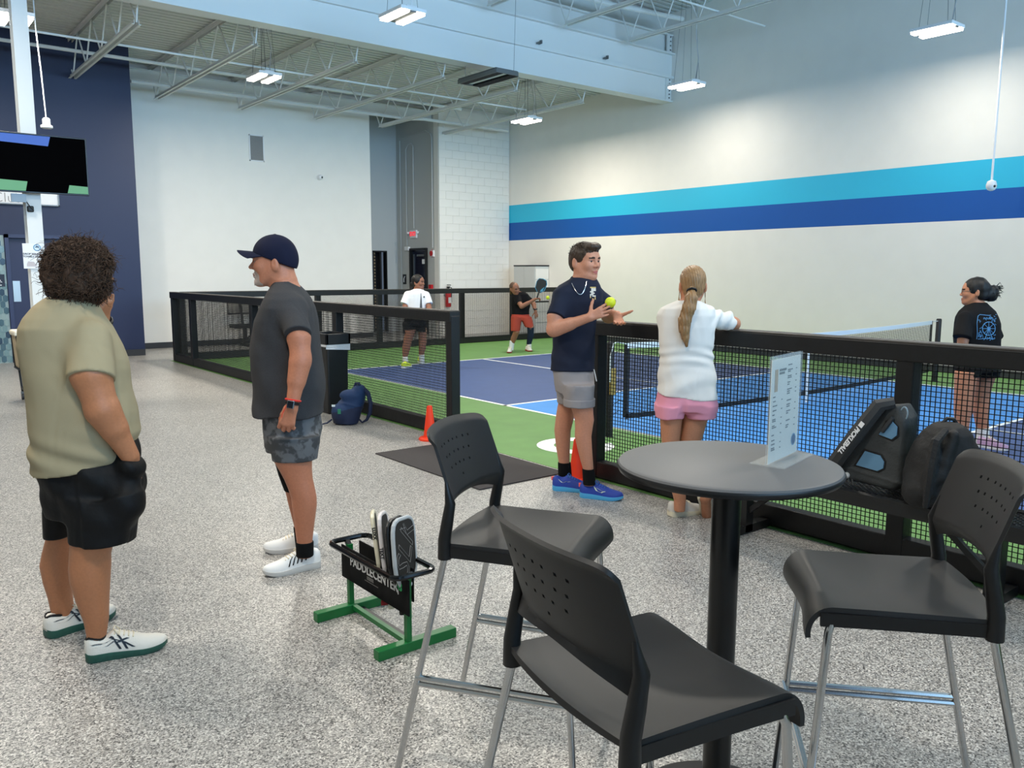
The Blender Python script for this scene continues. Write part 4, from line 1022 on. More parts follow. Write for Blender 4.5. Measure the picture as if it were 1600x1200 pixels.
    shoe(t, (1.905, 4.075, 0), (1.60, 4.095, 0), ZH, .315, .052, (mat('shoe_bright', (236, 236, 234), .5), gs, LACE_W), og, deco=[('side_stripes', SOCK_K, st)])
    shoe(t, (2.02, 4.33, 0), (1.75, 4.46, 0), ZH, .31, .052, (mat('shoe_bright', (236, 236, 234), .5), gs, LACE_W), og)
    # cap
    Cf = Field(c-.24, c+.24, .0055); s = 1.02; A = (H['f'], H['l'], H['u']); P = H['P']
    Cf.ell(P(-.010, 0, .036), np.array((.113, .088, .104))*s, A, k=0); Cf.ell(P(-.06, 0, .0), np.array((.064, .078, .07))*s, A, k=.03)
    Cf.plane(P(.0, 0, .008), -H['u']+H['f']*.36); Cf.cap(P(-.01, 0, .136), P(-.01, 0, .138), .006, k=.004)
    cm = cloth('navy_twill', (23, 26, 46), scale=400); cp = Cf.build('cap', cm, t, og)
    b = MB(); n = 18; up_ = []; dn_ = []
    for i in range(n+1):
        q = -1.25+2.5*i/n
        r0 = P(-.012+.098*math.cos(q)*1.0, .082*math.sin(q), .054-.004*math.cos(q)-.024*math.sin(q)**2); tip = P(.075+.105*math.cos(q*.95), .080*math.sin(q), .056-.044*math.sin(q)**2)
        for k in range(6):
            p = r0+(tip-r0)*k/5; up_.append(p-og); dn_.append(p-og-H['u']*.004)
    vs = up_+dn_; N = len(up_); fs = []
    for i in range(n):
        for k in range(5):
            a_, b_, c_, d_ = i*6+k, i*6+k+1, (i+1)*6+k+1, (i+1)*6+k; fs += [(a_, d_, c_, b_), (N+a_, N+b_, N+c_, N+d_)]
        fs.append((i*6+5, (i+1)*6+5, N+(i+1)*6+5, N+i*6+5))
    b.add(vs, fs).build('brim', cm, cp, smooth=True)
    # watch and bracelet on the near wrist
    ax = unit(wr-e); s1 = unit(np.cross(ax, -AH)); s2 = np.cross(ax, s1); wc = wr-ax*.02
    b = MB(); b.tube([wc+(s1*math.cos(q)*.033+s2*math.sin(q)*.036)-og for q in np.linspace(0, 2*PI, 18, endpoint=False)], .008, 6, closed=True); wt = b.build('watch', BLACKM, t, smooth=True)
    MB().box(wc-AH*.036-og, (.036, .012, .042), (s1, AH, ax)).build('case', M_GALV, wt, bevel=.004); MB().box(wc-AH*.043-og, (.029, .003, .034), (s1, AH, ax)).build('screen', mat('watch_glass', (16, 18, 26), .08), wt)
    b = MB(); b.tube([wc-ax*.016+(s1*math.cos(q)*.037+s2*math.sin(q)*.039)-og for q in np.linspace(0, 2*PI, 18, endpoint=False)], .005, 6, closed=True); b.tube([wc+RH*-.02-AH*.03+ax*.005-og, wc-RH*.034-AH*.03+ax*.05-og, wc-RH*.035-AH*.025+ax*.07-og], .002, 5); b.build('bracelet', mat('red_cord', (214, 50, 40), .6), t, smooth=True)
    # cord trailing none; moustache
    b = MB(); r_ = np.random.default_rng(5)
    for i in range(110):
        y = r_.uniform(-.022, .022); z = r_.uniform(-.112, -.092); p0 = P(.094-.3*abs(y), y, z); strand(b, [p0-og, p0+H['f']*.004-H['u']*.006-og, p0+H['f']*.002-H['u']*.014-og], .0013, .0006)
    b.build('grey_beard', mat('grey_hair', (190, 180, 172), .7), t, smooth=True, angle=180)
    return t
person_cap()

# ---------------------------------------------------------------- young man holding a yellow ball
def person_young():
    d = 5.9; og = np.array((4.08, 4.27, 0))
    t = thing('person', 'young man in navy shirt, grey shorts and blue shoes holding a yellow ball', 'person', og)
    sk = skin_mats('fair', (196, 136, 108), (176, 98, 90), (62, 44, 34))
    R = rows([(434, 894, 931, .075), (440, 884, 935, .10), (446, 873, 938, .125), (455, 865, 941, .14), (470, 861, 942, .15), (485, 861, 938, .145), (500, 862, 931, .14), (520, 863, 930, .135), (540, 862, 930, .135), (560, 861.6, 929, .135), (578, 860.5, 929, .142)], d)
    lo, hi = bounds(R, .2)
    B = Field((lo[0]-.1, lo[1]-.1, -.01), (hi[0]+.1, hi[1]+.1, 1.88), RES)
    A_ = rows([(612, 890, 920, .07), (630, 890, 926.5, .08), (645, 895, 927, .072), (656, 898, 928, .066), (668, 898.5, 926, .062), (682, 898, 924, .06), (700, 902, 925, .055), (720, 907, 926.5, .046), (733, 911, 927.5, .040), (758, 912, 929, .039)], 5.76)
    L2 = rows([(608, 876, 896, .06), (625, 873, 898.5, .078), (648, 869, 898, .068), (672, 866, 892, .06), (700, 869, 890.5, .052), (722, 873, 890, .043), (747, 875, 892, .039)], 6.05)
    B.slab(A_, RH, k=.01); B.slab(L2, RH, k=.01); B.slab([(r[0], r[1], r[2], r[3]*.82, r[4]*.8, r[5]*.8) for r in R], RH, k=.02); B.slab(rows([(570, 870, 920, .10), (612, 878, 918, .09)], d), RH, k=.02)
    c = W(914.5, 408, d); f = unit(RH*.66-AH*.75-ZH*.02); H = head(B, c, f, ZH, 1.06, nose=1.02)
    B.cap(W(908, 447, d), W(909, 420, d), .062, .057, k=.03)
    e = W(865, 515, 5.74); wr = W(921, 496, 5.62); limb(B, W(869, 482, 5.765), e, wr, (.053, .049, .030))
    dd = W(948, 484, 5.60)-wr
    hand(B, wr, dd, AH*.9+RH*.15, ZH, 1.0, fan=.10, curls=[(.25, .2, .15), (.12, .2, .15), (.15, .25, .2), (.3, .3, .2)], thumb=(.45, .85, .15), tcurl=.15)
    e2 = W(950, 494, 6.02); w2 = W(964, 492, 5.80); limb(B, W(945, 472, 6.02), e2, w2, (.050, .047, .030))
    hand(B, w2, unit(-AH*.75-ZH*.55+RH*.05), unit(ZH*.75-AH*.55-RH*.15), RH+ZH*.5, 1.0, curls=[(.3, .4, .3), (.35, .45, .3), (.4, .5, .3), (.45, .5, .3)], thumb=(.25, .85, .45), tcurl=-.15)
    B.build('body', sk, t, og, face_paint(H)); eyes(H, t, og, (44, 34, 28))
    S_ = Field(lo, hi, .0062); S_.slab(R, RH, k=.02, n=2.25)
    S_.cap(W(879, 463, 5.82), W(868, 495, 5.74), .058, .068, k=.05, cut=0)
    S_.cap(W(926, 457, 5.98), W(952, 480, 6.02), .058, .070, k=.05, cut=0)
    cc = W(911, 439, d)
    for a in range(14):
        P_ = lambda q: cc+RH*(.078*math.cos(q))+AH*(.07*math.sin(q))+ZH*(-.018*math.cos(q)+.02*math.sin(q))
        S_.cap(P_(2*PI*a/14), P_(2*PI*(a+1)/14), .009, k=.01)
    S_.warp(lambda x, y, z: .005*np.sin((x*RH[0]+y*RH[1])*18+z*42+2*np.sin(z*14))*np.clip((1.30-z)*4, 0, 1)*np.clip((z-.92)*8, .1, 1)+.004*wob(x, y, z, 24, 21))
    so = S_.build('shirt', cloth('navy_cotton', (33, 38, 54)), t, og)
    K = Field((lo[0], lo[1], .5), (hi[0], hi[1], 1.1), .0062)
    K.slab(rows([(562, 866, 924, .115), (578, 863, 927, .132), (600, 866, 928, .15), (612, 868, 928, .14)], d), RH, k=.02); K.slab(rows([(600, 880, 929, .125), (634, 882, 928, .12)], 5.78), RH, k=.025); K.slab(rows([(600, 868, 906, .12), (629, 872, 902, .11)], 6.03), RH, k=.025)
    K.warp(lambda x, y, z: .007*np.sin((x*RH[0]+y*RH[1])*30-z*34)*wob(x, y, z, 9, 2)+.003*wob(x, y, z, 26, 30))
    km = cloth('grey_chino', (150, 144, 144), bump=.12); sh_ = K.build('shorts', km, t, og)
    Q = Field(og+(-.45, -.5, .4), og+(.45, .5, .95), .006)
    for rr_, dd_ in (([(622, 880, 929.8, .13), (634, 880.2, 929.5, .128)], 5.78), ([(618, 870, 903.8, .118), (629, 870.5, 903.5, .116)], 6.03)): Q.slab(rows(rr_, dd_), RH, k=0)
    Q.build('rolled_cuff', km, sh_, og)
    b = MB(); p = W(928, 577, 5.78); b.tube([p-og, p+RH*.01-ZH*.04-og, p+RH*.02-ZH*.085-og], .004, 5); b.build('drawcord', mat('cord_white', (210, 214, 216), .5), sh_)
    for rr_, dd_ in (([(732, 910.5, 928, .042), (757, 912, 930, .041)], 5.76), ([(722, 872.5, 891, .045), (746, 873, 893, .042)], 6.05)):
        Q = Field(og+(-.45, -.5, 0), og+(.45, .5, .4), .005); Q.slab([(r[0], r[1], r[2], r[3]+.004, r[4]+.004, r[5]+.004) for r in rows(rr_, dd_)], RH, k=0); Q.build('sock', SOCK_K, t, og)
    up_m = mat('shoe_royal', (40, 66, 158), .6, bump=.2, scale=200, vary=.1); so_m = mat('sole_sky', (84, 174, 224), .5); lc = mat('lace_blue', (60, 110, 180), .8)
    sw = mat('shoe_mark_pale', (206, 222, 200), .5)
    mark = [('side_mark', sw, [[(.34, .72, .012), (.42, .35, .022), (.52, .3, .02), (.62, .62, .008)], [(.40, .62, .02), (.5, .55, .02), (.6, .5, .015)]])]
    mark2 = [('side_mark', sw, [[(.16, .75, .006), (.24, .4, .014), (.30, .34, .014), (.44, .55, .005)]])]
    coral = mat('heel_tab_coral', (236, 96, 96), .5)
    for h_, to, mk in (((4.005, 4.225, 0), (4.165, 3.955, 0), mark), ((3.975, 4.49, 0), (4.16, 4.25, 0), mark2)):
        s_ = shoe(t, h_, to, ZH, .315, .053, (up_m, so_m, lc), og, deco=mk, hs=1.05); h3 = np.array(h_); MB().box(h3-og+ZH*.085, (.02, .02, .03)).build('heel_tab', coral, s_, bevel=.004)
    # short hair
    hf = Field(c-.22, c+.22, .0045); P = H['P']; A = (H['f'], H['l'], H['u'])
    hf.ell(P(-.014, 0, .036), np.array((.110, .087, .092))*1.06, A, k=0); hf.ell(P(-.05, 0, -.01), np.array((.07, .082, .075))*1.06, A, k=.02)
    hf.ell(P(.072, 0, .095), np.array((.048, .055, .028))*1.06, A, k=.03)
    hf.ell(P(.125, 0, -.03), np.array((.085, .12, .096))*1.06, A, k=.012, op='s'); hf.ell(P(.02, 0, -.085), np.array((.09, .12, .075))*1.06, A, k=.015, op='s')
    for q in (-1, 1): hf.ell(P(-.022, q*.088, -.014), np.array((.022, .02, .03))*1.06, A, k=.008, op='s')
    hf.warp(lambda x, y, z: .0035*wob(x, y, z*.4, 260, 14)+.004*wob(x, y, z, 60, 3)); ho = hf.build('hair', HAIR_BR, t, og)
    b = MB(); r_ = np.random.default_rng(8)
    for i in range(520):
        v = unit(r_.normal(size=3)+H['u']*.9)
        if v @ H['u'] < .1 or v @ H['f'] > .6: continue
        p = P(-.014, 0, .036)+(H['f']*(v @ H['f'])*.108+H['l']*(v @ H['l'])*.085+H['u']*(v @ H['u'])*.089)*1.06; gdir = unit(H['f']*.8+H['l']*-.4-v*(v @ H['f'])*.8-v*.06+r_.normal(size=3)*.10)
        strand(b, [p-og, p+gdir*.02-og, p+gdir*.042-H['u']*.006-og], .0018, .0006)
    b.build('hair_tufts', HAIR_BR, ho, smooth=True, angle=180)['kind'] = 'stuff'
    # necklace and chest print laid on the shirt
    bv = BVHTree.FromPolygons([tuple(v.co) for v in so.data.vertices], [tuple(p.vertices) for p in so.data.polygons])
    ff = unit(RH*.66-AH*.75); ll = np.cross(ZH, ff)
    def on(p, off=.004):
        dr = unit(p-CAM); h_ = bv.ray_cast(Vector(p-og-dr*.5), Vector(dr)); return np.array(h_[0])-dr*off if h_[0] is not None else p-og+ff*.12
    nk = []
    for q in np.linspace(-1, 1, 15): nk.append(on(W(905+q*11.5+2*(1-q*q), 441+19*(1-q*q)-1.5*q, d-.1), .005))
    MB().tube(nk, .003, 5).build('necklace', mat('silver', (214, 214, 214), .25, metal=1), t, smooth=True)
    gold = mat('print_gold', (206, 178, 110), .7); wp = mat('print_white', (226, 222, 210), .7)
    b = MB(); pc = W(926.5, 458, d); r_ = np.random.default_rng(2)
    for i in range(9):
        for k in range(5):
            if r_.random() < .42: continue
            b.cur = 0 if i in (0, 1, 8) else 1; x0 = (k-2.5)*.011; z0 = (i-4.5)*.010
            q4 = [on(pc+RH*(x0+a)*.75+ZH*(z0+b_), .003) for a, b_ in ((0, 0), (.010, 0), (.010, .009), (0, .009))]; b.add(q4, [(0, 1, 2, 3)])
    b.build('chest_print', [gold, wp], so)
    ball = MB().sphere((0, 0, 0), .037, 20, 14).build('pickleball', mat('ball_yellow', (214, 226, 40), .45), smooth=True, angle=180); bp = W(953.6, 472.6, 5.635)
    ball.location = bp; props(ball, 'yellow ball held in the hand of the young man in navy', 'ball')
    return t
person_young()

# ---------------------------------------------------------------- woman with a ponytail leaning on the fence
def person_pony():
    d = 5.30; og = np.array((4.19, 3.44, 0))
    t = thing('person', 'woman with long blonde ponytail in white shirt and pink shorts leaning on the fence', 'person', og)
    sk = skin_mats('warm', (188, 128, 96), (176, 98, 90), (96, 70, 48))
    R = rows([(470, 1058, 1093, .075), (476, 1044, 1106, .10), (482, 1034, 1115, .125), (492, 1029.5, 1119, .14), (510, 1029, 1117, .145), (528, 1029.4, 1115, .14), (548, 1031, 1112, .13), (570, 1031, 1115, .135), (590, 1028, 1118.5, .145), (606, 1026, 1120, .15), (622, 1025.5, 1120, .15)], d)
    lo, hi = bounds(R, .16)
    B = Field((lo[0]-.1, lo[1]-.1, -.01), (hi[0]+.25, hi[1]+.15, 1.75), RES)
    L1 = rows([(635, 1028, 1068, .085), (650, 1031, 1066, .08), (690, 1034, 1061, .066), (716, 1037, 1061, .06), (740, 1042, 1069, .06), (762, 1048, 1071, .052), (780, 1053, 1071.5, .042), (798, 1053.5, 1070, .04)], 5.27)
    L2 = rows([(635, 1066, 1113, .085), (650, 1066, 1107, .08), (690, 1062, 1095, .066), (716, 1064, 1092, .06)], 5.30)
    B.slab(L1, RH, k=.01); B.slab(L2, RH, k=.01); kn = W(1078, 718, 5.3); an = W(1102, 776, 5.22); B.cap(kn, an, .058, .038, k=.02); B.cap(kn+(an-kn)*.2, kn+(an-kn)*.4, .06, .055, k=.02); B.cap(an, W(1104, 806, 5.30), .035, .03, k=.02)
    B.slab([(r[0], r[1], r[2], r[3]*.82, r[4]*.8, r[5]*.8) for r in R], RH, k=.02); B.slab(rows([(612, 1034, 1112, .12), (640, 1032, 1112, .12)], d), RH, k=.02)
    c = W(1082, 446, d+.02); f = unit(AH+RH*.1-ZH*.05); H = head(B, c, f, ZH, .98)
    B.cap(W(1077, 482, d), W(1080, 455, d), .055, .05, k=.03)
    e = W(1146, 506, 5.42); w1 = np.array((4.50, e[1]+.28, 1.268)); limb(B, W(1124, 499, 5.36), e, w1, (.05, .043, .028)); hand(B, w1, unit((0, 1, 0)), -ZH, (1, 0, 0), .92, curl=(.2, .2, .1))
    e2 = np.array((4.42, 3.85, 1.27)); w2 = np.array((4.50, 3.62, 1.27)); limb(B, W(1040, 494, 5.36), e2, w2, (.05, .043, .028)); hand(B, w2, unit((0, -1, 0)), -ZH, (1, 0, 0), .92, curl=(.2, .2, .1))
    B.build('body', sk, t, og, face_paint(H)); eyes(H, t, og)
    S_ = Field(lo, hi, .0062); S_.slab(R, RH, k=.02, n=2.3)
    S_.cap(W(1104, 496, 5.31), W(1140, 503, 5.40), .056, .062, k=.045, cut=0); S_.cap(W(1042, 497, 5.34), W(1041, 502, 5.48), .056, .06, k=.045, cut=0)
    cc = W(1077, 474, d)
    for a in range(14):
        P_ = lambda q: cc+RH*(.072*math.cos(q))+AH*(.062*math.sin(q))+ZH*(-.012*math.sin(q))
        S_.cap(P_(2*PI*a/14), P_(2*PI*(a+1)/14), .008, k=.01)
    S_.plane(W(1072, 616, d), -ZH+AH*.12-RH*.10)
    def fold(x, y, z):
        q = x*RH[0]+y*RH[1]; q = q-(og @ RH); zz = z-1.0
        return .0045*np.sin(zz*95+q*q*120+q*9)*np.exp(-((zz-.07)/.06)**2)+.006*np.sin(zz*34-q*16+q*q*60+1)*np.clip((.05-zz)*7, 0, 1)*np.clip((zz+.24)*8,0,1)+.008*np.sin(q*75-zz*48)*np.clip((q-.10)*12, 0, 1)*np.clip((zz-.15)*6, 0, 1)+.003*wob(x, y, z, 26, 2)
    S_.warp(fold); S_.build('shirt', cloth('white_jersey', (232, 228, 222), scale=700), t, og)
    K = Field((lo[0], lo[1], .6), (hi[0], hi[1], 1.0), .0062)
    K.slab(rows([(600, 1031, 1114, .125), (614, 1028, 1118, .14), (628, 1025, 1120, .155), (640, 1024, 1119.5, .145)], d), RH, k=.02); K.slab(rows([(632, 1024, 1070, .125), (652, 1025.5, 1066.5, .12)], 5.27), RH, k=.02); K.slab(rows([(632, 1067, 1120, .125), (652, 1070.5, 1117, .12)], 5.29), RH, k=.02)
    K.cap(W(1068, 650, 5.15), W(1067, 615, 5.13), .012, .004, k=.03, op='s')
    K.warp(lambda x, y, z: .004*wob(x, y, z, 34, 11)); K.build('shorts', cloth('pink_woven', (226, 150, 168), bump=.1), t, og)
    up_m = mat('shoe_stone', (206, 202, 194), .65, bump=.2, scale=200); so_m = mat('sole_cream', (222, 212, 186), .6)
    shoe(t, (4.125, 3.50, 0), (4.375, 3.43, 0), ZH, .262, .046, (up_m, so_m, LACE_W), og)
    hl = W(1100, 776, 5.19); to = W(1106, 818, 5.31); to[2] = .012
    shoe(t, hl, to, AH+RH*.15+ZH*.2, .255, .046, (up_m, so_m, LACE_W), og)
    # hair: smooth cap, tie and tail
    hf = Field(c-.22, c+.22, .0045); P = H['P']; A = (H['f'], H['l'], H['u'])
    hf.ell(P(-.016, 0, .036), np.array((.107, .084, .095))*.98, A, k=0); hf.ell(P(-.06, 0, -.03), np.array((.05, .066, .06))*.98, A, k=.03)
    hf.ell(P(.11, 0, -.05), np.array((.085, .11, .11))*.98, A, k=.012, op='s')
    hf.warp(lambda x, y, z: .0022*np.sin((x*RH[0]+y*RH[1])*420+z*60)); ho = hf.build('hair', HAIR_BL, t, og)
    for q in (-1, 1):
        b = MB()
        for i in range(7): p = P(-.01+.004*i, q*.08, -.02); strand(b, [p-og, p-H['u']*.05+H['l']*q*.004-og, p-H['u']*(.09+.004*i)+H['l']*q*(.002*i)-og], .002, .0008)
        b.build('loose_lock', HAIR_BL, ho, smooth=True, angle=180)
    path0 = W(1080.7, 454.5, 5.162); ta = unit(ZH*.8+AH*.6); MB().tube([path0+RH*math.cos(q)*.027+np.cross(ta, RH)*.027*math.sin(q)-og for q in np.linspace(0, 2*PI, 14, endpoint=False)], .008, 6, closed=True).build('hair_tie', BLACKM, ho, smooth=True)
    path = [W(1081, 452, 5.17), W(1080, 466, 5.13), W(1076, 482, 5.12), W(1070, 500, 5.125), W(1069, 515, 5.125), W(1071, 528, 5.13), W(1073, 542, 5.135)]; wd = [.022, .040, .045, .042, .033, .022, .004]
    PF = Field(np.min(path, 0)-.1, np.max(path, 0)+.1, .005)
    for i in range(6): PF.cap(path[i], path[i+1], wd[i]*.85, wd[i+1]*.85, k=.02)
    PF.warp(lambda x, y, z: .003*np.sin((x*RH[0]+y*RH[1])*330+4*np.sin(z*14))); po = PF.build('ponytail', HAIR_BL, t, og)
    b = MB(); r_ = np.random.default_rng(6)
    for i in range(160):
        o1 = r_.uniform(-1, 1); o2 = r_.uniform(.25, .75); n = 7
        strand(b, [path[k]+RH*o1*wd[k]*.95-AH*wd[k]*.55*math.sqrt(max(0, 1-o1*o1))*o2*1.4+RH*.004*math.sin(k*1.3+i)-og for k in range(n)] if n > 2 else [], .0024, .001)
    b.build('tail_strands', HAIR_BL, po, smooth=True, angle=180)['kind'] = 'stuff'
    return t
person_pony()

# ---------------------------------------------------------------- far players and the player with the bun
def person_far(og, d, label, sk, shirt_rows, sleeves, collar, shorts, legs, arms, hd, mats, shoes, socks, res=.008, hands=True, extra=None, facepaint=True):
    og = np.array(og); t = thing('person', label, 'person', og)
    R = rows(shirt_rows, d); lo, hi = bounds(R, .25)
    B = Field((lo[0]-.25, lo[1]-.25, -.01), (hi[0]+.3, hi[1]+.25, 1.95), res)
    for lg, dl in legs:
        if isinstance(lg, tuple):
            for (a, ra), (b_, rb) in zip(lg[:-1], lg[1:]): B.cap(a, b_, ra, rb, k=.015)
        else: B.slab(rows(lg, dl), RH, k=.01)
    B.slab([(r[0], r[1], r[2], r[3]*.8, r[4]*.8, r[5]*.8) for r in R], RH, k=.02)
    H = head(B, *hd['a'])
    B.cap(hd['n0'], hd['n1'], .054, .05, k=.03)
    for a in arms:
        limb(B, a[0], a[1], a[2], (.05, .043, .029)); hand(B, a[2], a[3], a[4], a[5], .98, curl=a[6])
    B.build('body', sk, t, og, face_paint(H)); eyes(H, t, og)
    S_ = Field(lo, hi, .008); S_.slab(R, RH, k=.02, n=2.3)
    for a, b_, r0, r1 in sleeves: S_.cap(a, b_, r0, r1, k=.035, cut=0)
    S_.warp(lambda x, y, z: .006*wob(x, y, z, 20, 9)); so = S_.build('shirt', mats[0], t, og)
    K = Field((lo[0]-.15, lo[1]-.15, .3), (hi[0]+.15, hi[1]+.15, 1.25), .008)
    for rr, dk in shorts: K.slab(rows(rr, dk), RH, k=.03)
    K.warp(lambda x, y, z: .005*wob(x, y, z, 22, 19)); K.build('shorts', mats[1], t, og)
    for rr, ds_, m in socks:
        RR = rows(rr, ds_); l2, h2 = bounds(RR, .08); Q = Field(l2, h2, .007); Q.slab([(r[0], r[1], r[2], r[3]+.005, r[4]+.005, r[5]+.005) for r in RR], RH, k=0); Q.build('sock', m, t, og)
    for h_, to in shoes: shoe(t, h_, to, ZH, .28, .048, mats[2], og)
    return t, H, so, og
def gp(x, y):
    r = FW*F_PX+RT*(x-800)-UP*(y-600); return CAM+r*(-CAM_H/r[2])
# woman in white shirt across the court
sk = skin_mats('bronze', (150, 98, 74), (140, 80, 74), (30, 24, 22)); d = 13.98
neon = (mat('shoe_neon', (206, 228, 60), .55), mat('sole_white', (230, 230, 226), .6), LACE_W)
og = (7.40, 11.97, 0); cc = W(653.5, 441, d)
t, H, so, og = person_far(og, d, 'woman in white shirt, black shorts and neon yellow shoes standing on the far court', sk,
    [(451, 648, 660, .07), (455, 639, 664, .09), (459, 634, 667, .11), (466, 632.5, 669, .12), (476, 635, 668, .12), (490, 637, 666, .12), (500, 637, 665, .12), (507, 641, 664, .12)],
    [(W(637, 461, d), W(631.5, 475, d-.06), .065, .068), (W(666, 461, d), W(670, 475, d-.06), .065, .066)], None,
    [([(494, 632, 666, .13), (508, 630, 665, .14)], d), ([(504, 629, 648, .11), (521, 629.5, 649, .10)], d-.05), ([(504, 648, 665, .11), (518, 651, 665.5, .10)], d+.05)],
    [([(515, 631, 649, .085), (522, 632, 648, .08), (535, 630, 643, .065), (545, 628.5, 641, .058), (558, 629.5, 637, .042), (570, 630, 638, .042)], d-.08), ([(512, 651, 666, .085), (517, 653, 666.5, .08), (535, 654, 666.5, .062), (545, 654.5, 665, .055), (556, 655, 662, .042), (567, 656, 663, .042)], d+.08)],
    [(W(636, 465, d), W(632, 484, d-.1), W(643, 492, d-.3), RH, AH, ZH, (.4, .5, .4)), (W(667, 465, d), W(671, 484, d-.1), W(660, 493, d-.3), -RH, AH, ZH, (.4, .5, .4))],
    dict(a=(cc, unit(RH*.9-AH*.35), ZH, 1.0, .93, .97, .96), n0=W(651, 456, d), n1=W(652, 446, d)),
    (cloth('white_tee', (236, 236, 236)), cloth('black_shorts', (18, 18, 20)), neon),
    [(gp(629, 576), gp(647, 572)), (gp(655, 566), gp(671, 573))],
    [([(557, 629.5, 637, .043), (572, 630, 638, .043)], d-.08, SOCK_W), ([(554, 655, 662.5, .043), (568, 656, 663, .043)], d+.08, SOCK_W)])
hf = Field(cc-.25, cc+.25, .006); P = H['P']; A = (H['f'], H['l'], H['u'])
hf.ell(P(-.016, 0, .038), (.107, .084, .095), A, k=0); hf.ell(P(.128, 0, -.055), (.085, .11, .095), A, k=.012, op='s'); hf.ell(P(-.05, 0, -.04), (.06, .07, .05), A, k=.03)
for i in range(5): hf.ell(P(-.11-.004*i, .0, -.03-.035*i), (.04, .04, .035), A, k=.02)
hf.warp(lambda x, y, z: .006*wob(x, y, z, 90, 4)); hf.build('tied_hair', HAIR_DK, t, og)
bv = BVHTree.FromPolygons([tuple(v.co) for v in so.data.vertices], [tuple(p.vertices) for p in so.data.polygons])
def onto(p, dr, og, off): 
    dr = unit(p-CAM); h_ = bv.ray_cast(Vector(p-og-dr*.6), Vector(dr)); return np.array(h_[0])-dr*off if h_[0] is not None else p-og-dr*.12
b = MB(); L_ = [onto(W(657.5-.35*k, 458+k*5, d), AH, og, .004) for k in range(8)]; R_ = [onto(W(658.2+.35*k, 458+k*5, d), AH, og, .004) for k in range(8)]
b.add(L_+R_, [(i, i+1, 8+i+1, 8+i) for i in range(7)]).build('grey_panel', cloth('grey_panel', (92, 92, 94)), so)
MB().prism([(0, 0), (.025, .005), (.02, .025), (0, .018)], onto(W(661.5, 465, d), AH, og, .004), RH, ZH, -AH, .002).build('chest_mark', BLACKM, so)
# man reaching with a paddle at the back of the court
sk = skin_mats('umber', (150, 100, 76), (140, 84, 74), (36, 28, 26)); d = 17.0; og = (10.8, 13.2, 0); cc = W(804, 450.5, d-.1); Xa = W
whs = (mat('shoe_white', (226, 222, 212), .6), mat('sole_red', (160, 50, 44), .6), LACE_W)
hl_ = unit(RH*.6-AH*.75-ZH*.25)
t, H, so, og = person_far(og, d, 'man in black shirt and orange shorts swinging a paddle at the back of the court', sk,
    [(456, 806, 820, .08), (460, 801, 826, .11), (468, 799, 829, .13), (476, 799, 829, .14), (485, 800, 827, .14), (495, 800, 827, .14)],
    [(W(807, 463, d-.08), W(811, 475, d-.22), .066, .078), (W(822, 464, d+.03), W(829, 470, d+.02), .055, .066)], None,
    [([(491, 799.5, 827, .15), (500, 799, 829, .15)], d), ([(495, 798.5, 816, .15), (517, 798, 812.5, .13)], d-.07), ([(495, 812, 831, .15), (511, 820, 834, .14)], d-.04)],
    [(((W(807, 500, d-.05), .085), (W(807, 518, d-.12), .062), (W(803, 528, d-.05), .058), (W(798.5, 541, d), .04), (W(798, 549, d), .04)), d),
     (((W(822, 500, d), .085), (W(829, 512, d-.1), .062), (W(829, 524, d-.04), .056), (W(826, 540, d+.0), .042), (W(826, 548, d), .042)), d)],
    [(W(809, 469, d-.16), W(815, 479, d-.3), W(836, 467.5, d-.35), unit(RH+ZH*.2), -AH*.3-ZH*.8, ZH-AH*.2, (.9, 1.0, .6)), (W(828, 467, d+.04), W(834, 475, d), W(837, 487, d-.1), unit(-ZH+RH*.2), AH-RH*.3, -AH, (.3, .4, .3))],
    dict(a=(cc, hl_, unit(ZH-RH*.28), 1.02), n0=W(811, 461, d), n1=W(807, 455, d-.03)),
    (cloth('black_tee', (20, 19, 21)), cloth('rust_shorts', (176, 74, 58)), whs),
    [(gp(797, 551)+AH*.1, gp(797, 555)-RH*.05), (gp(823, 548), gp(837, 552))],
    [([(532, 796.5, 804, .05), (548, 795, 802, .046)], d-.02, SOCK_W), ([(537, 823.5, 830, .048), (549, 823, 830, .046)], d, SOCK_W)])
Q = Field(og+(-.7, -.6, 0), og+(.9, .7, .95), .007); Q.cap(W(829, 510.5, d-.1), W(829, 524, d-.04), .072, .066, k=.02, cut0=.0); Q.cap(W(829, 524, d-.04), W(826.3, 538, d), .066, .050, k=.02, cut=0); Q.build('leg_sleeve', cloth('navy_sleeve', (34, 42, 58)), t, og)
hf = Field(cc-.25, cc+.25, .006); P = H['P']; A = (H['f'], H['l'], H['u'])
hf.ell(P(-.02, 0, .036), np.array((.104, .083, .090)), A, k=0); hf.ell(P(.10, 0, .02), (.085, .11, .15), A, k=.012, op='s')
hf.cap(P(-.10, 0, -.02), P(-.13, .01, -.14), .045, .03, k=.03); hf.warp(lambda x, y, z: .006*wob(x, y, z, 90, 4)); hf.build('long_hair', mat('hair_auburn', (92, 66, 50), .55, vary=.3), t, og)
wv = W(836.5, 483, d-.1); b = MB(); b.tube([wv+RH*.034*math.cos(q)+AH*.034*math.sin(q)-og for q in np.linspace(0, 2*PI, 12, endpoint=False)], .012, 6, closed=True); b.build('watch', BLACKM, t)
pd = thing('pickleball_paddle', 'teal and black paddle swung by the man at the back of the court', 'paddle', W(839.5, 464.5, d-.37))
ax_ = unit(RH*.28+ZH*.9); sx = unit(RH*.9-ZH*.28-AH*.3); nz_ = np.cross(ax_, sx)
pol = [(-.03, .10), (-.095, .17), (-.105, .30), (-.075, .365), (0, .38), (.075, .365), (.105, .30), (.095, .17), (.03, .10)]
MB().prism(pol, -nz_*.007, sx, ax_, nz_, .014).build('face', mat('paddle_black', (26, 34, 38), .5), pd, bevel=.003)
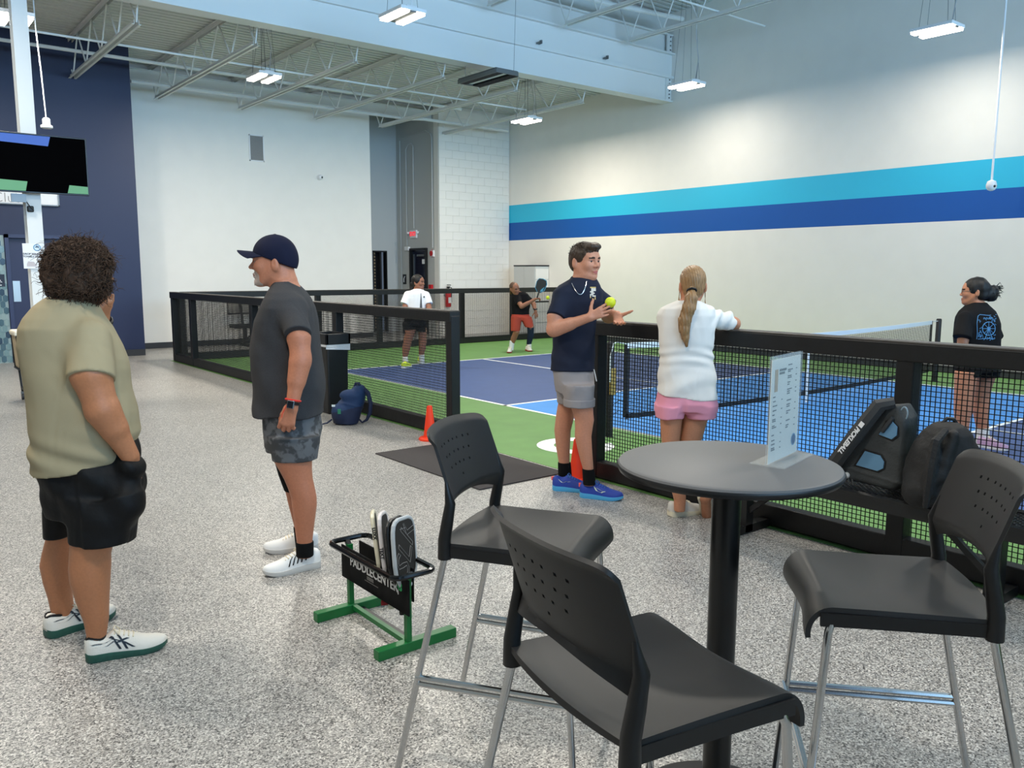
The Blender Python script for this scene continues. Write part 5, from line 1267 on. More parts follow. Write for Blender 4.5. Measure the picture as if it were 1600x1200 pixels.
MB().tube([sx*q[0]*1.02+ax_*q[1] for q in pol], .009, 6).build('edge_guard', mat('paddle_teal', (70, 150, 180), .4), pd)
MB().prism([(.02, .12), (.07, .15), (.08, .24), (.03, .17)], nz_*-.0085, sx, ax_, -nz_, .001).build('graphic', mat('paddle_teal', (70, 150, 180), .4), pd)
MB().tube([ax_*-.03, ax_*.11], .015, 8).build('handle', BLACKM, pd)
ball = MB().sphere((0, 0, 0), .037, 16, 12).build('pickleball', mat('ball_yellow', (214, 226, 40), .45), smooth=True, angle=180); ball.location = W(856, 465, 16.2); props(ball, 'yellow ball in flight beside the far player paddle', 'ball')
# player with the bun, seen from behind through the fence
sk = skin_mats('light_tan', (186, 126, 96), (160, 90, 80), (30, 24, 24)); d = 7.5; og = (8.08, 3.15, 0); cc = W(1523, 455.5, d)
prp = (mat('shoe_lilac', (170, 140, 172), .6), mat('sole_white', (230, 230, 226), .6), LACE_W)
t, H, so, og = person_far(og, d, 'woman with messy dark bun and glasses in black shirt with blue back print', sk,
    [(472, 1514, 1540, .07), (478, 1509, 1545, .09), (486, 1501, 1553, .12), (496, 1496, 1557, .14), (505, 1494, 1559, .155), (525, 1492, 1560, .15), (548, 1493, 1560, .15), (572, 1494, 1560, .15)],
    [(W(1508, 497, d-.09), W(1503, 528, d-.15), .062, .078), (W(1546, 497, d+.09), W(1554, 528, d+.15), .062, .075)], None,
    [([(565, 1494.5, 1560, .16), (580, 1495, 1560, .16)], d), ([(574, 1494.5, 1527, .12), (588, 1495, 1527, .115)], d-.05), ([(574, 1525, 1560, .12), (589, 1525, 1558, .115)], d+.05)],
    [([(580, 1494, 1526, .09), (588, 1493, 1525, .085), (615, 1492, 1520, .072), (640, 1491.5, 1517, .066), (668, 1493, 1513, .05), (690, 1497, 1511, .042), (705, 1497, 1511, .042)], d-.08), ([(582, 1525, 1557, .09), (600, 1524, 1549, .08), (617, 1522, 1545, .068), (640, 1520, 1543, .064), (668, 1526, 1544, .05), (682, 1528, 1544, .043), (698, 1528, 1543, .042)], d+.1)],
    [(W(1507, 508, d-.10), W(1503, 548, d-.14), W(1500, 560, d+.1), AH, ZH, RH, (.4, .5, .4)), (W(1549, 508, d+.09), W(1554, 548, d+.14), W(1540, 560, d+.3), -RH, ZH, AH, (.4, .5, .4))],
    dict(a=(cc, unit(-RH*.88+AH*.48), ZH, 1.0, .93, .97, .96), n0=W(1526, 474, d), n1=W(1526, 463, d)),
    (cloth('black_print_tee', (22, 22, 24)), cloth('black_shorts', (18, 18, 20)), prp),
    [(gp(1500, 704), gp(1500, 704)+RH*.1+AH*.25), (gp(1527, 698), gp(1551, 702))],
    [([(668, 1526, 1544, .05), (698, 1527.5, 1543.5, .043)], d+.1, SOCK_W), ([(676, 1494.5, 1512.5, .046), (704, 1497, 1511, .043)], d-.08, SOCK_W)], res=.006)
hf = Field(cc-.3, cc+.3, .006); P = H['P']; A = (H['f'], H['l'], H['u'])
hf.ell(P(-.016, 0, .036), np.array((.108, .085, .097)), A, k=0); hf.ell(P(.125, 0, -.045), (.085, .11, .10), A, k=.012, op='s'); hf.ell(P(-.06, 0, -.03), (.055, .07, .05), A, k=.03)
for q in (-1, 1): hf.ell(P(-.02, q*.09, -.03), (.025, .025, .035), A, k=.008, op='s')
bc = W(1547, 458, d-.02); hf.ell(bc, (.066, .058, .07), k=.02); hf.ell(bc+RH*.03+ZH*.03, (.04, .04, .035), k=.02); hf.ell(bc+RH*.02-ZH*.04, (.04, .04, .035), k=.02); hf.warp(lambda x, y, z: .007*wob(x, y, z, 80, 4)); ho = hf.build('hair', HAIR_DK, t, og)
b = MB(); r_ = np.random.default_rng(12)
for i in range(170):
    v = unit(r_.normal(size=3)+RH*.5); p = bc+v*.05; q = unit(v+r_.normal(size=3)*.6); strand(b, [p-og, p+q*.018-og, p+q*.03+r_.normal(size=3)*.006-og], .003, .001)
for i in range(26):
    p = bc+RH*.05+ZH*r_.uniform(-.02, .06); q = unit(RH+ZH*r_.uniform(-.3, .6)+AH*r_.normal()*.3); qq = r_.normal(size=3)*.009; strand(b, [p-og, p+q*.02+qq*.5-og, p+q*.045+qq-og, p+q*r_.uniform(.05, .07)-qq*.3-ZH*.01-og], .006, .0015)
b.build('bun_strands', HAIR_DK, ho, smooth=True, angle=180)['kind'] = 'stuff'
MB().box(bc-ZH*.05+RH*.03-og, (.05, .03, .04)).box(bc-ZH*.055-RH*.03-og, (.05, .03, .03)).build('hair_clip', BLACKM, ho, bevel=.006)
b = MB()
for q in (-1, 1):
    b.tube([P(.103, q*.033, 0)+H['l']*.022*math.cos(a)+H['u']*.019*math.sin(a)-og for a in np.linspace(0, 2*PI, 16, endpoint=False)], .002, 5, closed=True); b.tube([P(.10, q*.056, .004)-og, P(-.02, q*.082, .006)-og], .002, 5)
b.tube([P(.104, -.012, .002)-og, P(.104, .012, .002)-og], .002, 5); b.build('glasses', mat('glasses_wire', (150, 140, 130), .3, metal=.7), t)
bv = BVHTree.FromPolygons([tuple(v.co) for v in so.data.vertices], [tuple(p.vertices) for p in so.data.polygons])
b = MB(); o_ = lambda x, y: onto(W(x, y, d), AH, og, .004)
def ln(P_, r=.004): b.tube([o_(*q) for q in P_], r*.62, 4)
cx, cy, rr = 1545, 513.5, 10.5
ln([(cx+rr*.95*math.cos(a), cy+rr*math.sin(a)) for a in np.linspace(0, 6.283, 26)], .005); ln([(cx+2.4*math.cos(a), cy+2.4*math.sin(a)) for a in np.linspace(0, 6.283, 10)])
for k in range(8): a = k*PI/4; ln([(cx, cy), (cx+rr*.5*math.cos(a), cy+rr*.5*math.sin(a)), (cx+rr*.93*math.cos(a), cy+rr*.97*math.sin(a))], .0032)
ln([(cx, cy), (cx-3, cy+8), (cx-6, cy+16)], .005); ln([(cx, cy), (cx+3, cy+8), (cx+6, cy+16)], .005); ln([(cx-8, cy+16), (cx, cy+15), (cx+9, cy+16)])
ln([(1528, 494), (1531, 491.5), (1545, 493), (1557, 491.5)]); ln([(1528, 494), (1526.5, 505), (1527, 520), (1526, 530)]); ln([(1528, 530), (1540, 529)])
r_ = np.random.default_rng(4)
for k in range(80):
    x = r_.uniform(1528, 1557); y = r_.uniform(494, 530)
    if (x-cx)**2+(y-cy)**2 < 135: continue
    a = r_.uniform(0, 3.14); ln([(x, y), (x+1.6*math.cos(a), y+1.6*math.sin(a)), (x+2.5*math.cos(a+.8), y+2.5*math.sin(a+.8))], .003)
for k in range(4): x = 1537+k*4; ln([(x, 499), (x+.4, 496), (x+2, 496.5), (x+2.4, 499)], .0035)
for x in (1530, 1534): ln([(x-2, 527), (x, 519), (x+2, 527)], .0035); ln([(x-1, 524), (x+1, 524)], .003)
b.build('back_print', mat('print_blue', (96, 160, 214), .7), so)
# =================================================================== STOOLS, TABLE AND SMALL THINGS
M_SHELL = mat('stool_shell', (35, 34, 34), .46, bump=.06, scale=900, spec=.38)
M_POST = mat('stool_post', (17, 17, 18), .4)
def sheet(fn, nu, nv, th, skip=(), nrm=None):
    "thick curved sheet; fn(u, v) -> point, u, v in 0..1; skip cells are holes"
    G = np.array([[fn(i/nu, j/nv) for j in range(nv+1)] for i in range(nu+1)]); du = np.gradient(G, axis=0); dv = np.gradient(G, axis=1)
    N = np.cross(du, dv); N /= np.linalg.norm(N, axis=2, keepdims=True)+1e-9
    T = G+N*th/2; Bm = G-N*th/2; id_ = lambda i, j, k: k*(nu+1)*(nv+1)+i*(nv+1)+j
    ok = lambda i, j: 0 <= i < nu and 0 <= j < nv and (i, j) not in skip
    fs = []
    for i in range(nu):
        for j in range(nv):
            if not ok(i, j): continue
            fs += [(id_(i, j, 0), id_(i+1, j, 0), id_(i+1, j+1, 0), id_(i, j+1, 0)), (id_(i, j, 1), id_(i, j+1, 1), id_(i+1, j+1, 1), id_(i+1, j, 1))]
            for (di, dj), (a, b_) in (((-1, 0), ((0, 1), (0, 0))), ((1, 0), ((1, 0), (1, 1))), ((0, -1), ((0, 0), (1, 0))), ((0, 1), ((1, 1), (0, 1)))):
                if not ok(i+di, j+dj): p, q = (i+a[0], j+a[1]), (i+b_[0], j+b_[1]); fs.append((id_(*p, 1), id_(*q, 1), id_(*q, 0), id_(*p, 0)))
    return np.concatenate([T.reshape(-1, 3), Bm.reshape(-1, 3)]), fs
def stool_proto():
    t = thing('bar_stool', '', '')
    ZS = .768
    def seat(u, v):
        U = 2*u-1; hw = .226-.004*math.sin(PI*min(v, 1))-.002*v; yf = .152
        if v < .78: y = -.222+(yf+.222)*v/.78; dz = 0; fr = 0
        else:
            fr = (v-.78)/.22; a = fr*1.85; y = yf+.054*math.sin(a); dz = -.060*(1-math.cos(a))
        w_ = min(1, math.sin(PI*min(1, v/.80))**.7) if 0 < v < .80 else 0
        dish = -.026*(1-U*U)*w_
        wave = .5*(1+math.cos(2*PI*u)) ; g = max(0, (v-.5)/.5)
        dz += -.014*g*(1-wave)*.6
        y += .020*g*g*wave-.012*g*g
        y -= .022*(1-U*U)*max(0, 1-v*3)
        return (U*hw, y, ZS+dz+dish)
    V, fs = sheet(seat, 28, 46, .013); MB().add(V, fs).build('seat', M_SHELL, t, smooth=True, angle=50)
    for s in (-1, 1):
        MB().add(*sheet(lambda u, v: (s*(.224-.003*math.sin(PI*v)), -.215+v*.40, .764-.034*u-.004*v), 2, 16, .012)).build('seat_skirt', M_POST, t, smooth=True, angle=50)
    Z0, Z1 = .852, 1.105
    def back(u, v):
        U = 2*u-1; hw = .229-.006*v; zb = Z0+.030*(1-U*U)-.012*abs(U)**8; z = zb+(Z1+.010*(1-U*U)-.012*abs(U)**16-zb)*v
        y = -.232+.050*abs(U)**2.4-(.072*(z-.895)/.21 if z > .895 else .030*(.895-z)/.045*(1-.75*abs(U)**3)); y -= .012*max(0, v-.93)/.07
        return (U*hw, y, z)
    nu, nv = 53, 31; skip = set()
    for r, n in enumerate((7, 6, 5, 1)):
        j = 22-r*5
        for k in range(n):
            i = 26+int(round((k-(n-1)/2)*4.4)); skip |= {(i, j)}
    V, fs = sheet(back, nu, nv, .009, skip); MB().add(V, fs).build('backrest', M_SHELL, t, smooth=True, angle=45)
    for s in (-1, 1):
        MB().tube([(s*.224, -.214, .725), (s*.225, -.214, .785), (s*.226, -.204, .84), (s*.225, -.194, .90), (s*.222, -.208, .965)], [.022, .020, .0185, .0165, .005], 10).build('back_post', M_POST, t, smooth=True)
        MB().tube([(s*.19, .152, .745), (s*.218, .156, .738), (s*.227, .165, .71), (s*.247, .214, .006)], .0105, 10).build('leg', M_CHROME, t, smooth=True)
        MB().tube([(s*.222, -.21, .745), (s*.229, -.216, .71), (s*.267, -.369, .006)], .0105, 10).build('leg', M_CHROME, t, smooth=True)
        for dz in (0, .021): MB().tube([(s*.240, .198, .315+dz), (s*.252, -.303, .315+dz)], .0092, 8).build('footrest', M_CHROME, t, smooth=True)
    for dz in (0, .021): MB().tube([(-.240, .198, .315+dz), (.240, .198, .315+dz)], .0092, 8).build('footrest', M_CHROME, t, smooth=True)
    for y, w_ in ((.13, .40), (-.16, .40)): MB().box((0, y, .728), (w_, .025, .016)).build('under_bar', M_POST, t)
    return t
st = stool_proto()
for i, (x, y, fx, fy, lab) in enumerate([(1.675, 1.987, .537, -.843, 'black bar stool with chrome legs behind the paddle rack, facing the table'),
                                         (2.124, 1.062, -.646, .763, 'black bar stool on the right of the round table, seat towards the table'),
                                         (1.27, 1.116, .982, -.188, 'black bar stool in front of the round table with its backrest nearest the viewer')]):
    o = st if i == 0 else copy_tree(st); o.location = (x, y, 0); o.rotation_euler = (0, 0, math.atan2(-fx, fy)); props(o, lab, 'bar stool', 'black bar stools around the round table')
# round high table
TC = np.array((1.908, 1.409)); TZ = 1.07
t = thing('high_table', 'round dark grey high table on a thick black pole', 'table', (TC[0], TC[1], 0))
MB().lathe([(0.0, TZ), (.296, TZ), (.306, TZ-.004), (.311, TZ-.013), (.305, TZ-.026), (.28, TZ-.032), (0, TZ-.032)], 72, cap=False).build('table_top', mat('table_laminate', (90, 90, 91), .5, vary=.05, scale=300, bump=.03), t, smooth=True, angle=35)
MB().lathe([(.306, TZ-.006), (.313, TZ-.014), (.306, TZ-.028), (.297, TZ-.030)], 72, cap=False).build('edge_band', mat('edge_vinyl', (30, 30, 31), .35), t, smooth=True, angle=180)
MB().lathe([(.041, .02), (.041, TZ-.04)], 28).build('pole', mat('pole_black', (15, 15, 16), .28), t, smooth=True, angle=40)
MB().lathe([(.12, TZ-.045), (.12, TZ-.032), (.05, TZ-.06), (.05, TZ-.045)], 20).build('top_plate', M_BLACK, t)
MB().lathe([(.237, 0), (.237, .012), (.19, .022), (.06, .035), (.045, .05)], 48).build('base_plate', mat('base_black', (22, 22, 23), .4), t, smooth=True, angle=40)
# acrylic sign holder on the table
hx = unit((.975, .222, 0)); hn = np.cross(hx, ZH); hc = np.array((2.052, 1.330, TZ))
t = thing('sign_holder', 'clear acrylic sign holder with a printed price list standing on the round table', 'sign holder', hc)
ACR = mat('acrylic', (232, 238, 238), .06, alpha=.16)
AXS = (hx, hn, ZH)
MB().box(ZH*.002, (.232, .10, .0035), AXS).build('base', ACR, t)
for s in (-1, 1): MB().box(hn*s*.0032+ZH*.155, (.232, .002, .298), AXS).build('acrylic_panel', ACR, t)
pp = MB().box(ZH*.150, (.222, .0012, .288), AXS).build('printed_sheet', mat('paper_cream', (226, 220, 208), .7), t)
# viewer sees the face towards -AH ; reading direction hx
b = MB(); fn_ = hn if hn @ -AH > 0 else -hn
def dash(x, z, w_, h, m=0): b.cur = m; b.box(hx*(x+w_/2)+ZH*z+fn_*.0012, (w_, .0006, h), AXS)
r_ = np.random.default_rng(3)
for i in range(2): dash(-.052, .262-i*.009, .05-.012*i, .0065)
dash(-.085, .235, .022, .062, 1)
for x0, zs in ((-.092, (.19, .178, .165, .152, .14, .127, .122, .109, .104, .083, .068, .057, .046, .041)), (.012, (.272, .258, .253, .24, .235, .222, .216, .202, .196, .190, .17, .158, .152, .139, .133, .112, .098, .092))):
    for z in zs: dash(x0, z, r_.uniform(.014, .036), .0032)
    for z in zs[1::2]: dash(x0+.062, z, .008, .003)
b.build('printed_lines', [mat('ink_grey', (96, 94, 92), .7), mat('print_tan', (186, 150, 108), .7)], pp)
for r0, m in ((.018, mat('logo_blue', (96, 150, 186), .6)), (.0145, mat('logo_dark', (50, 90, 130), .6))):
    MB().prism([(r0*math.cos(a), r0*math.sin(a)) for a in np.linspace(0, 2*PI, 20, endpoint=False)], hx*.078+ZH*.048+fn_*(.0011+(.0006 if r0 < .016 else 0)), hx, ZH, fn_, .0005).build('logo_disc', m, pp)

# ------------------------------------------------------------------ paddle rack
t = thing('paddle_rack', 'green and black paddle rack with a lettered banner on the grey floor', 'paddle rack', (1.755, 3.12, 0)); og = np.array((1.755, 3.12, 0))
GRN = mat('rack_green', (22, 108, 52), .38); BAN = cloth('banner_black', (16, 16, 17), scale=900)
for y, x in ((3.40, 1.755), (2.89, 1.785)): MB().box(np.array((x, y, .022))-og, (.39, .045, .044)).build('foot_bar', GRN, t, bevel=.003)
MB().box(np.array((1.75, 3.145, .03))-og, (.022, .47, .022)).build('cross_bar', GRN, t); MB().box(np.array((1.79, 3.145, .014))-og, (.018, .47, .016)).build('cross_bar', M_POST, t)
for y in (3.40, 2.885): MB().box(np.array((1.742, y, .19))-og, (.024, .024, .29)).build('upright', GRN, t)
P_ = []
for cx, cy, a0 in ((1.81, 3.39, 0), (1.69, 3.39, 90), (1.69, 2.87, 180), (1.81, 2.87, 270)):
    for k in range(5): a = math.radians(a0+k*22.5); P_.append(np.array((cx+.04*math.cos(a), cy+.04*math.sin(a), .352))-og)
MB().tube(P_, .0125, 8, closed=True).build('top_ring', mat('ring_black', (14, 14, 15), .2), t, smooth=True)
bn = MB().box(np.array((1.72, 3.135, .252))-og, (.006, .60, .155)).build('banner', BAN, t)
MB().box(np.array((1.80, 3.17, .262))-og, (.006, .48, .15)).build('banner', BAN, t)
for y in (3.40, 2.885): MB().bar(np.array((1.742, y, .325))-og, np.array((1.742, y+(.03 if y > 3 else -.03), .35))-og, .02, .02).build('ring_bracket', M_POST, t)
for k in range(4): MB().box(np.array((1.76, 2.95+k*.115, .24))-og, (.08, .004, .02)).build('divider_strap', BAN, t)
lt = mat('letter_grey', (190, 190, 190), .6)
text_obj('letters', 'PADDLECENTER', .058, np.array((1.7165, 3.135, .272)), (0, -1, 0), (0, 0, 1), lt, bn, og, depth=.0006, font_w=.0012)
MB().box(np.array((1.7165, 3.16, .238))-og, (.001, .06, .016)).box(np.array((1.7165, 3.15, .222))-og, (.001, .12, .003)).build('small_print', mat('ink_grey', (96, 94, 92), .7), bn)
b = MB()
for k in range(4): a = PI/4+k*PI/2; b.prism([(.011*math.cos(q)+.011*math.cos(a), .011*math.sin(q)+.011*math.sin(a)) for q in np.linspace(0, 2*PI, 10, endpoint=False)], np.array((1.7165, 2.905, .285))-og, (0, -1, 0), (0, 0, 1), (-1, 0, 0), .001)
b.build('clover_mark', mat('clover_green', (40, 160, 90), .6), bn); MB().box(np.array((1.716, 2.918, .262))-og, (.001, .007, .03)).build('clover_stem', lt, bn)
def paddle(label, loc, n, lean, edge, wide, tall, graphic=None, grip=(226, 220, 200), edge_text=None):
    n = unit(n); up = unit(np.array(lean, float)-n*(n @ np.array(lean, float))); sx = np.cross(up, n)
    p = thing('pickleball_paddle', label, 'paddle', loc, 0, 'paddles standing in the rack'); w2 = wide/2
    ha = [(.022, .125), (.045, .135), (w2*.72, .160), (w2*.92, .190), (w2*.99, .23), (w2, .28), (w2, tall-.07), (w2*.97, tall-.045), (w2*.88, tall-.022), (w2*.72, tall-.008), (w2*.45, tall)]; pol = [(-a, b_) for a, b_ in ha]+ha[::-1]
    MB().prism(pol, -n*.0065, sx, up, n, .013).build('face', mat('paddle_face', (38, 37, 36), .7, bump=.1, scale=900), p)
    em = mat('paddle_edge_%d' % edge[0], edge, .35); b = MB()
    for a, c in zip(pol[:-1], pol[1:]): b.bar(sx*a[0]*1.02+up*a[1], sx*c[0]*1.02+up*c[1], .018, .010, up=n) if False else b.tube([sx*a[0]*1.02+up*a[1], sx*c[0]*1.02+up*c[1]], .0095, 8)
    for a in pol: b.sphere(sx*a[0]*1.02+up*a[1], .0095, 8, 6)
    b.build('edge_guard', em, p, smooth=True)
    MB().tube([up*.0, up*.13], .0155, 10).build('grip', mat('grip_%d' % grip[0], grip, .8, bump=.3, scale=200), p); MB().tube([up*-.008, up*.006], .0185, 10).build('butt_cap', mat('butt_%d' % grip[0], grip, .6), p)
    if graphic:
        o = graphic
        cu = bpy.data.curves.new('g', 'FONT'); cu.body = o; cu.size = .15; cu.fill_mode = 'NONE'; cu.bevel_depth = .0011; cu.bevel_resolution = 0; cu.align_x = 'CENTER'; cu.align_y = 'CENTER'; cu.resolution_u = 2; cu.space_character = .95; cu.shear = .35
        q = bpy.data.objects.new('g', cu); COL.objects.link(q); me = bpy.data.meshes.new_from_object(q.evaluated_get(bpy.context.evaluated_depsgraph_get())); bpy.data.objects.remove(q)
        A = math.radians(68); ca, sa = math.cos(A), math.sin(A); cc = up*(.28)+n*.0072; xs = []; rx = sx*ca+up*sa; ry = -sx*sa+up*ca
        for v in me.vertices:
            pt = rx*v.co.x*1.05+ry*v.co.y*1.1; lim = np.array((pt @ sx, pt @ up)); v.co = Vector(cc+sx*np.clip(pt @ sx, -w2*.93, w2*.93)+up*np.clip(pt @ up, -.12, tall-.30)+n*v.co.z)
        me.materials.clear(); me.materials.append(mat('graphic_grey', (150, 150, 150), .6)); me.name = 'graphic'; g_ = bpy.data.objects.new('graphic', me); link(g_, p)
        MB().prism([(-.018, 0), (.012, 0), (.018, .014), (-.012, .014)], up*.155+sx*.01+n*.0068, sx, up, n, .0006).build('badge', mat('graphic_grey', (150, 150, 150), .6), p)
        MB().box(up*(tall-.04)-sx*.015+n*.007, (.05, .001, .002), (sx, n, up)).build('small_print', mat('graphic_grey', (150, 150, 150), .6), p)
    if edge_text:
        for k, (s_, tx) in enumerate(edge_text): text_obj('letters', tx, .02, -sx*(w2*1.02+.0098)+up*s_, -up, n, mat('ink_black', (30, 30, 32), .6), p, depth=.0004, font_w=.001)
    return p
paddle('pickleball paddle with silver edge and outlined letters, facing the viewer in the rack', (1.76, 2.905, .145), (.50, -.86, .12), (.03, .16, 1), (186, 192, 196), .175, .415, 'SLK')
paddle('all black pickleball paddle directly behind the silver edged one in the rack', (1.76, 2.95, .145), (.60, -.80, .12), (-.01, .18, 1), (18, 18, 19), .185, .405, grip=(20, 20, 21))
paddle('white edged pickleball paddle with dark face, second from the left in the rack', (1.76, 3.045, .14), (.78, -.62, .12), (-.04, .26, 1), (222, 214, 212), .185, .41, edge_text=[(.25, 'TEXT')])
paddle('cream edged pickleball paddle, leftmost in the rack', (1.755, 3.10, .14), (.86, -.51, .12), (-.07, .28, 1), (224, 216, 190), .185, .405, grip=(150, 30, 36), edge_text=[(.32, 'LUXX')])

# ------------------------------------------------------------------ cones, bin, bags
ORG = mat('cone_orange', (244, 62, 24), .5)
def cone(label, x, y):
    c = thing('traffic_cone', label, 'cone', (x, y, 0), 0, 'orange marker cones at the court entrance')
    MB().lathe([(.062, .022), (.026, .32), (.022, .33), (.0, .332)], 24, cap=False).build('cone_body', ORG, c, smooth=True, angle=60)
    MB().lathe([(.0, 0), (.105, 0), (.108, .012), (.098, .026), (.06, .032), (.0, .032)], 28, cap=False).build('base', ORG, c, smooth=True, angle=60)
cone('small orange cone by the end of the long left fence', 4.26, 6.60)
cone('orange red cone behind the feet of the young man with blue shoes', 4.29, 4.57)
t = thing('trash_bin', 'tall black trash bin with white liner against the fence', 'bin', (4.25, 8.66, 0))
MB().box((0, 0, .39), (.24, .36, .78), taper=1.12).build('body', mat('bin_black', (20, 20, 21), .45), t, bevel=.02)
b = MB(); b.box((0, 0, .785), (.285, .42, .05)); q = MB(); b.build('liner', mat('liner_white', (206, 210, 214), .4, bump=.8, scale=25), t, bevel=.01)
MB().add([(-.146, -.2, .74), (.146, -.212, .72), (.146, -.214, .79), (-.146, -.212, .79)], [(0, 1, 2, 3)]).build('liner_fold', mat('liner_white', (206, 210, 214), .4), t)
b = MB()
for s in (-1, 1): b.box((s*.135, 0, .85), (.03, .44, .12)); b.box((0, s*.205, .85), (.30, .03, .12))
b.box((0, 0, .80), (.29, .43, .012)); b.build('lid_collar', mat('bin_lid', (30, 30, 31), .4), t, bevel=.012)
# navy backpack on the floor
d = 8.66; og = np.array((4.07, 7.85, 0)); t = thing('backpack', 'navy backpack standing on the floor against the trash bin', 'backpack', og)
R = rows([(602, 556, 567, .05), (606, 551, 570, .08), (614, 543, 571, .11), (626, 531, 570, .13), (638, 522, 567, .14), (650, 519, 563, .14), (661, 522, 560, .13)], d); R = [(max(.012, r[0]),)+r[1:] for r in R]
lo, hi = bounds(R, .12); lo[2] = -.03; B = Field(lo, hi, .007); B.slab(R, RH, k=.02, n=2.6); B.ell(W(530, 645, d-.1), (.085, .08, .10), (RH, AH, ZH), k=.03)
B.ell(W(545, 618, d-.09), (.10, .05, .06), (RH, AH, ZH), k=.03); B.warp(lambda x, y, z: .006*wob(x, y, z, 30, 5)-.006*np.exp(-((z-.20+.3*(x-4.07))/.012)**2)); zc = W(545, 632, d)[2]
B.build('bag_body', [mat('bag_navy', (24, 34, 62), .7, bump=.2, scale=60), mat('bag_royal', (17, 46, 84), .65, bump=.2, scale=60)], t, og, paint=lambda V: (V[:, 2] > zc-.03+.2*((V-og) @ RH)).astype(int))
NV = mat('bag_navy', (24, 34, 62), .7)
MB().tube([W(553, 606, d)-og, W(556, 599, d)-og, W(561, 599, d)-og, W(564, 606, d)-og], .015, 6).build('grab_loop', NV, t, smooth=True)
MB().tube([W(566, 605, d)-og, W(575, 614, d)-og, W(579, 630, d)-og, W(578, 645, d)-og, W(573, 656, d)-og, W(566, 660, d)-og, W(561, 655, d)-og], [.022, .024, .024, .022, .016, .01, .01], 6).build('shoulder_strap', NV, t, smooth=True)
MB().tube([W(519, 655, d-.1)-og, W(511, 661, d-.12)-og, (W(503, 664, d-.12)-og)*(1, 1, 0)+ZH*.012], .009, 5).build('loose_strap', NV, t, smooth=True)
MB().box(W(521, 634, d-.14)-og, (.035, .01, .02), (RH, AH, ZH)).build('reflective_tab', mat('tab_white', (210, 220, 220), .4), t); MB().box(W(530, 643, d-.19)-og, (.03, .008, .05), (RH, AH, ZH)).build('logo_patch', mat('logo_green', (40, 120, 90), .6), t)
# sling bag on the bench
og = np.array((4.24, 2.16, .462)); t = thing('sling_bag', 'dark grey sling bag with two blue patches leaning on the bench', 'bag', og)
YA = np.array((0, -1., 0)); pol = [(-.20, .02), (-.20, .08), (.045, .455), (.12, .465), (.165, .40), (.155, .05), (.12, .01)]
BG = mat('sling_grey', (58, 61, 62), .7, bump=.3, scale=80); SG = mat('sling_strap', (52, 53, 54), .7, bump=.2, scale=120)
B = Field(og+(-.16, -.30, -.03), og+(.16, .30, .52), .006); B.poly(pol, og, YA, ZH, (1, 0, 0), .075, rnd=.03, k=0); B.warp(lambda x, y, z: .004*wob(x, y, z, 40, 6)-.005*np.exp(-((z-og[2]-.075-.1*(y-og[1]))/.008)**2)); B.build('bag_body', BG, t, og)
MB().tube([np.array((-.08, .215, .03)), np.array((-.12, .20, .09)), np.array((-.125, .07, .29)), np.array((-.10, -.035, .46)), np.array((-.06, -.09, .475))], [.035, .042, .042, .040, .03], 8).build('shoulder_strap', SG, t, smooth=True)
sd = unit(np.array((0, -.135, .205))); text_obj('letters', 'PICKLEBALL', .034, np.array((-.170, .085, .262)), sd*-1, np.cross((-1, 0, 0), sd*-1), mat('print_pure', (236, 236, 236), .6), t, depth=.0006, font_w=.0014, shear=.2)
MB().box(np.array((-.168, .022, .355)), (.002, .024, .03), (np.array((1., 0, 0)), np.cross(sd, (1, 0, 0)), sd)).build('logo_mark', mat('print_pure', (236, 236, 236), .6), t)
PB = mat('patch_blue', (98, 140, 172), .7)
for P4 in ([(-.085, .115), (.035, .105), (.065, .125), (.068, .16), (.045, .19), (-.04, .20)], [(.03, .30), (.10, .285), (.125, .31), (.125, .355), (.09, .385), (.065, .37)]):
    c4 = np.mean(P4, 0); MB().prism([(c4[0]+(u-c4[0])*1.18, c4[1]+(v-c4[1])*1.22) for u, v in P4], (-.068, 0, 0), YA, ZH, (-1, 0, 0), .010).build('patch_border', BLACKM, t, bevel=.003); MB().prism(P4, (-.075, 0, 0), YA, ZH, (-1, 0, 0), .008).build('patch', PB, t, bevel=.002)
MB().tube([np.array((-.06, -.145+.018*math.cos(a), .425+.034*math.sin(a))) for a in np.linspace(0, 2*PI, 14, endpoint=False)], .004, 5, closed=True).build('carabiner', mat('carabiner_pale', (170, 190, 204), .3, metal=.6), t, smooth=True)
MB().tube([np.array((-.085, -.10, .40)), np.array((-.09, -.07, .35)), np.array((-.085, -.05, .32))], .012, 6).build('webbing', SG, t)
b = MB()
for k in range(2): b.sphere((-.078, .165-k*.03, .055-k*.006), .017, 10, 8)
b.build('clip_toggle', mat('toggle_white', (226, 226, 226), .4), t, smooth=True)
for k in range(5): MB().bar((-.080, .19-k*.022, .035), (-.082, .18-k*.022, .005), .006, .006).build('zip_cord', M_GALV, t)
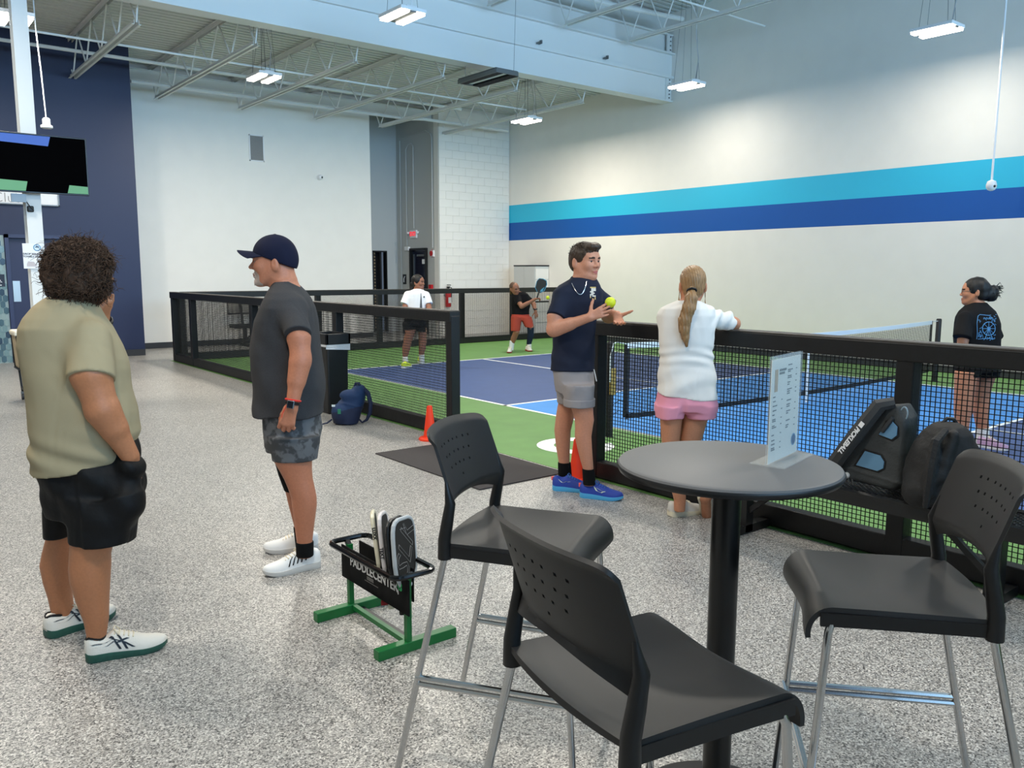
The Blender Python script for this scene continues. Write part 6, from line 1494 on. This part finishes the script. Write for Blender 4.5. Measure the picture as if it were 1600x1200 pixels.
# black backpack on the bench
d = 4.02; og = np.array((4.22, 1.80, .46)); t = thing('backpack', 'black backpack slumped on the bench beside the sling bag', 'backpack', og)
R = rows([(659, 1474, 1494, .05), (664, 1460, 1503, .08), (675, 1448, 1513, .11), (695, 1434, 1522, .13), (720, 1424, 1525, .14), (745, 1417, 1522, .14), (770, 1413, 1513, .13), (790, 1412, 1500, .12)], d); R = [(max(.486, r[0]),)+r[1:] for r in R]
lo, hi = bounds(R, .1); B = Field(lo, hi, .0065); B.slab(R, RH, k=.02, n=2.5); B.ell(W(1440, 770, d-.05), (.09, .08, .08), (RH, AH, ZH), k=.03)
for a, b_ in (((1462, 690), (1450, 770)), ((1490, 680), (1470, 740))): B.cap(W(*a, d-.12), W(*b_, d-.13), .022, .03, k=.03)
B.warp(lambda x, y, z: .008*wob(x, y, z, 26, 7)+.004*wob(x, y, z, 60, 8)); B.build('bag_body', mat('bag_black', (28, 27, 27), .7, bump=.25, scale=70), t, og)
MB().tube([W(1472, 662, d)-og, W(1480, 654, d)-og, W(1490, 655, d)-og, W(1496, 664, d)-og], .010, 6).build('grab_loop', BLACKM, t, smooth=True)
MB().tube([W(1478, 672, d-.10)-og, W(1462, 690, d-.16)-og, W(1456, 720, d-.17)-og, W(1450, 760, d-.17)-og, W(1446, 792, d-.13)-og], [.015, .022, .024, .02, .014], 6).build('shoulder_strap', mat('strap_dark', (34, 33, 33), .8, bump=.5, scale=60), t, smooth=True)
MB().tube([W(1505, 675, d-.05)-og, W(1518, 700, d-.06)-og, W(1523, 725, d-.05)-og], .008, 5).build('pale_cord', mat('cord_pale', (120, 124, 130), .6), t, smooth=True)
# paddle lying on the fence rail
p = thing('pickleball_paddle', 'dark paddle with red edge lying on top of the fence rail at the far right', 'paddle', (4.5, 1.36, 1.235)); pol = [(-.05, -.13), (-.09, -.08), (-.09, .08), (-.05, .13), (.05, .13), (.09, .08), (.09, -.08), (.05, -.13)]
MB().prism(pol, (0, 0, .006), (1, 0, 0), (0, 1, 0), (0, 0, 1), .013).build('face', mat('paddle_face', (38, 37, 36), .7), p); MB().tube([(u*1.01, v*1.01, .0125) for u, v in pol], .0085, 6, closed=True).build('edge_guard', mat('edge_maroon', (90, 30, 34), .4), p); MB().tube([(0, -.12, .0145), (0, -.25, .0145)], .0145, 8).build('grip', BLACKM, p)
for o in bpy.data.objects:
    for k in ('label', 'category'):
        if k in o and not o[k]: del o[k]
bpy.context.view_layer.update()
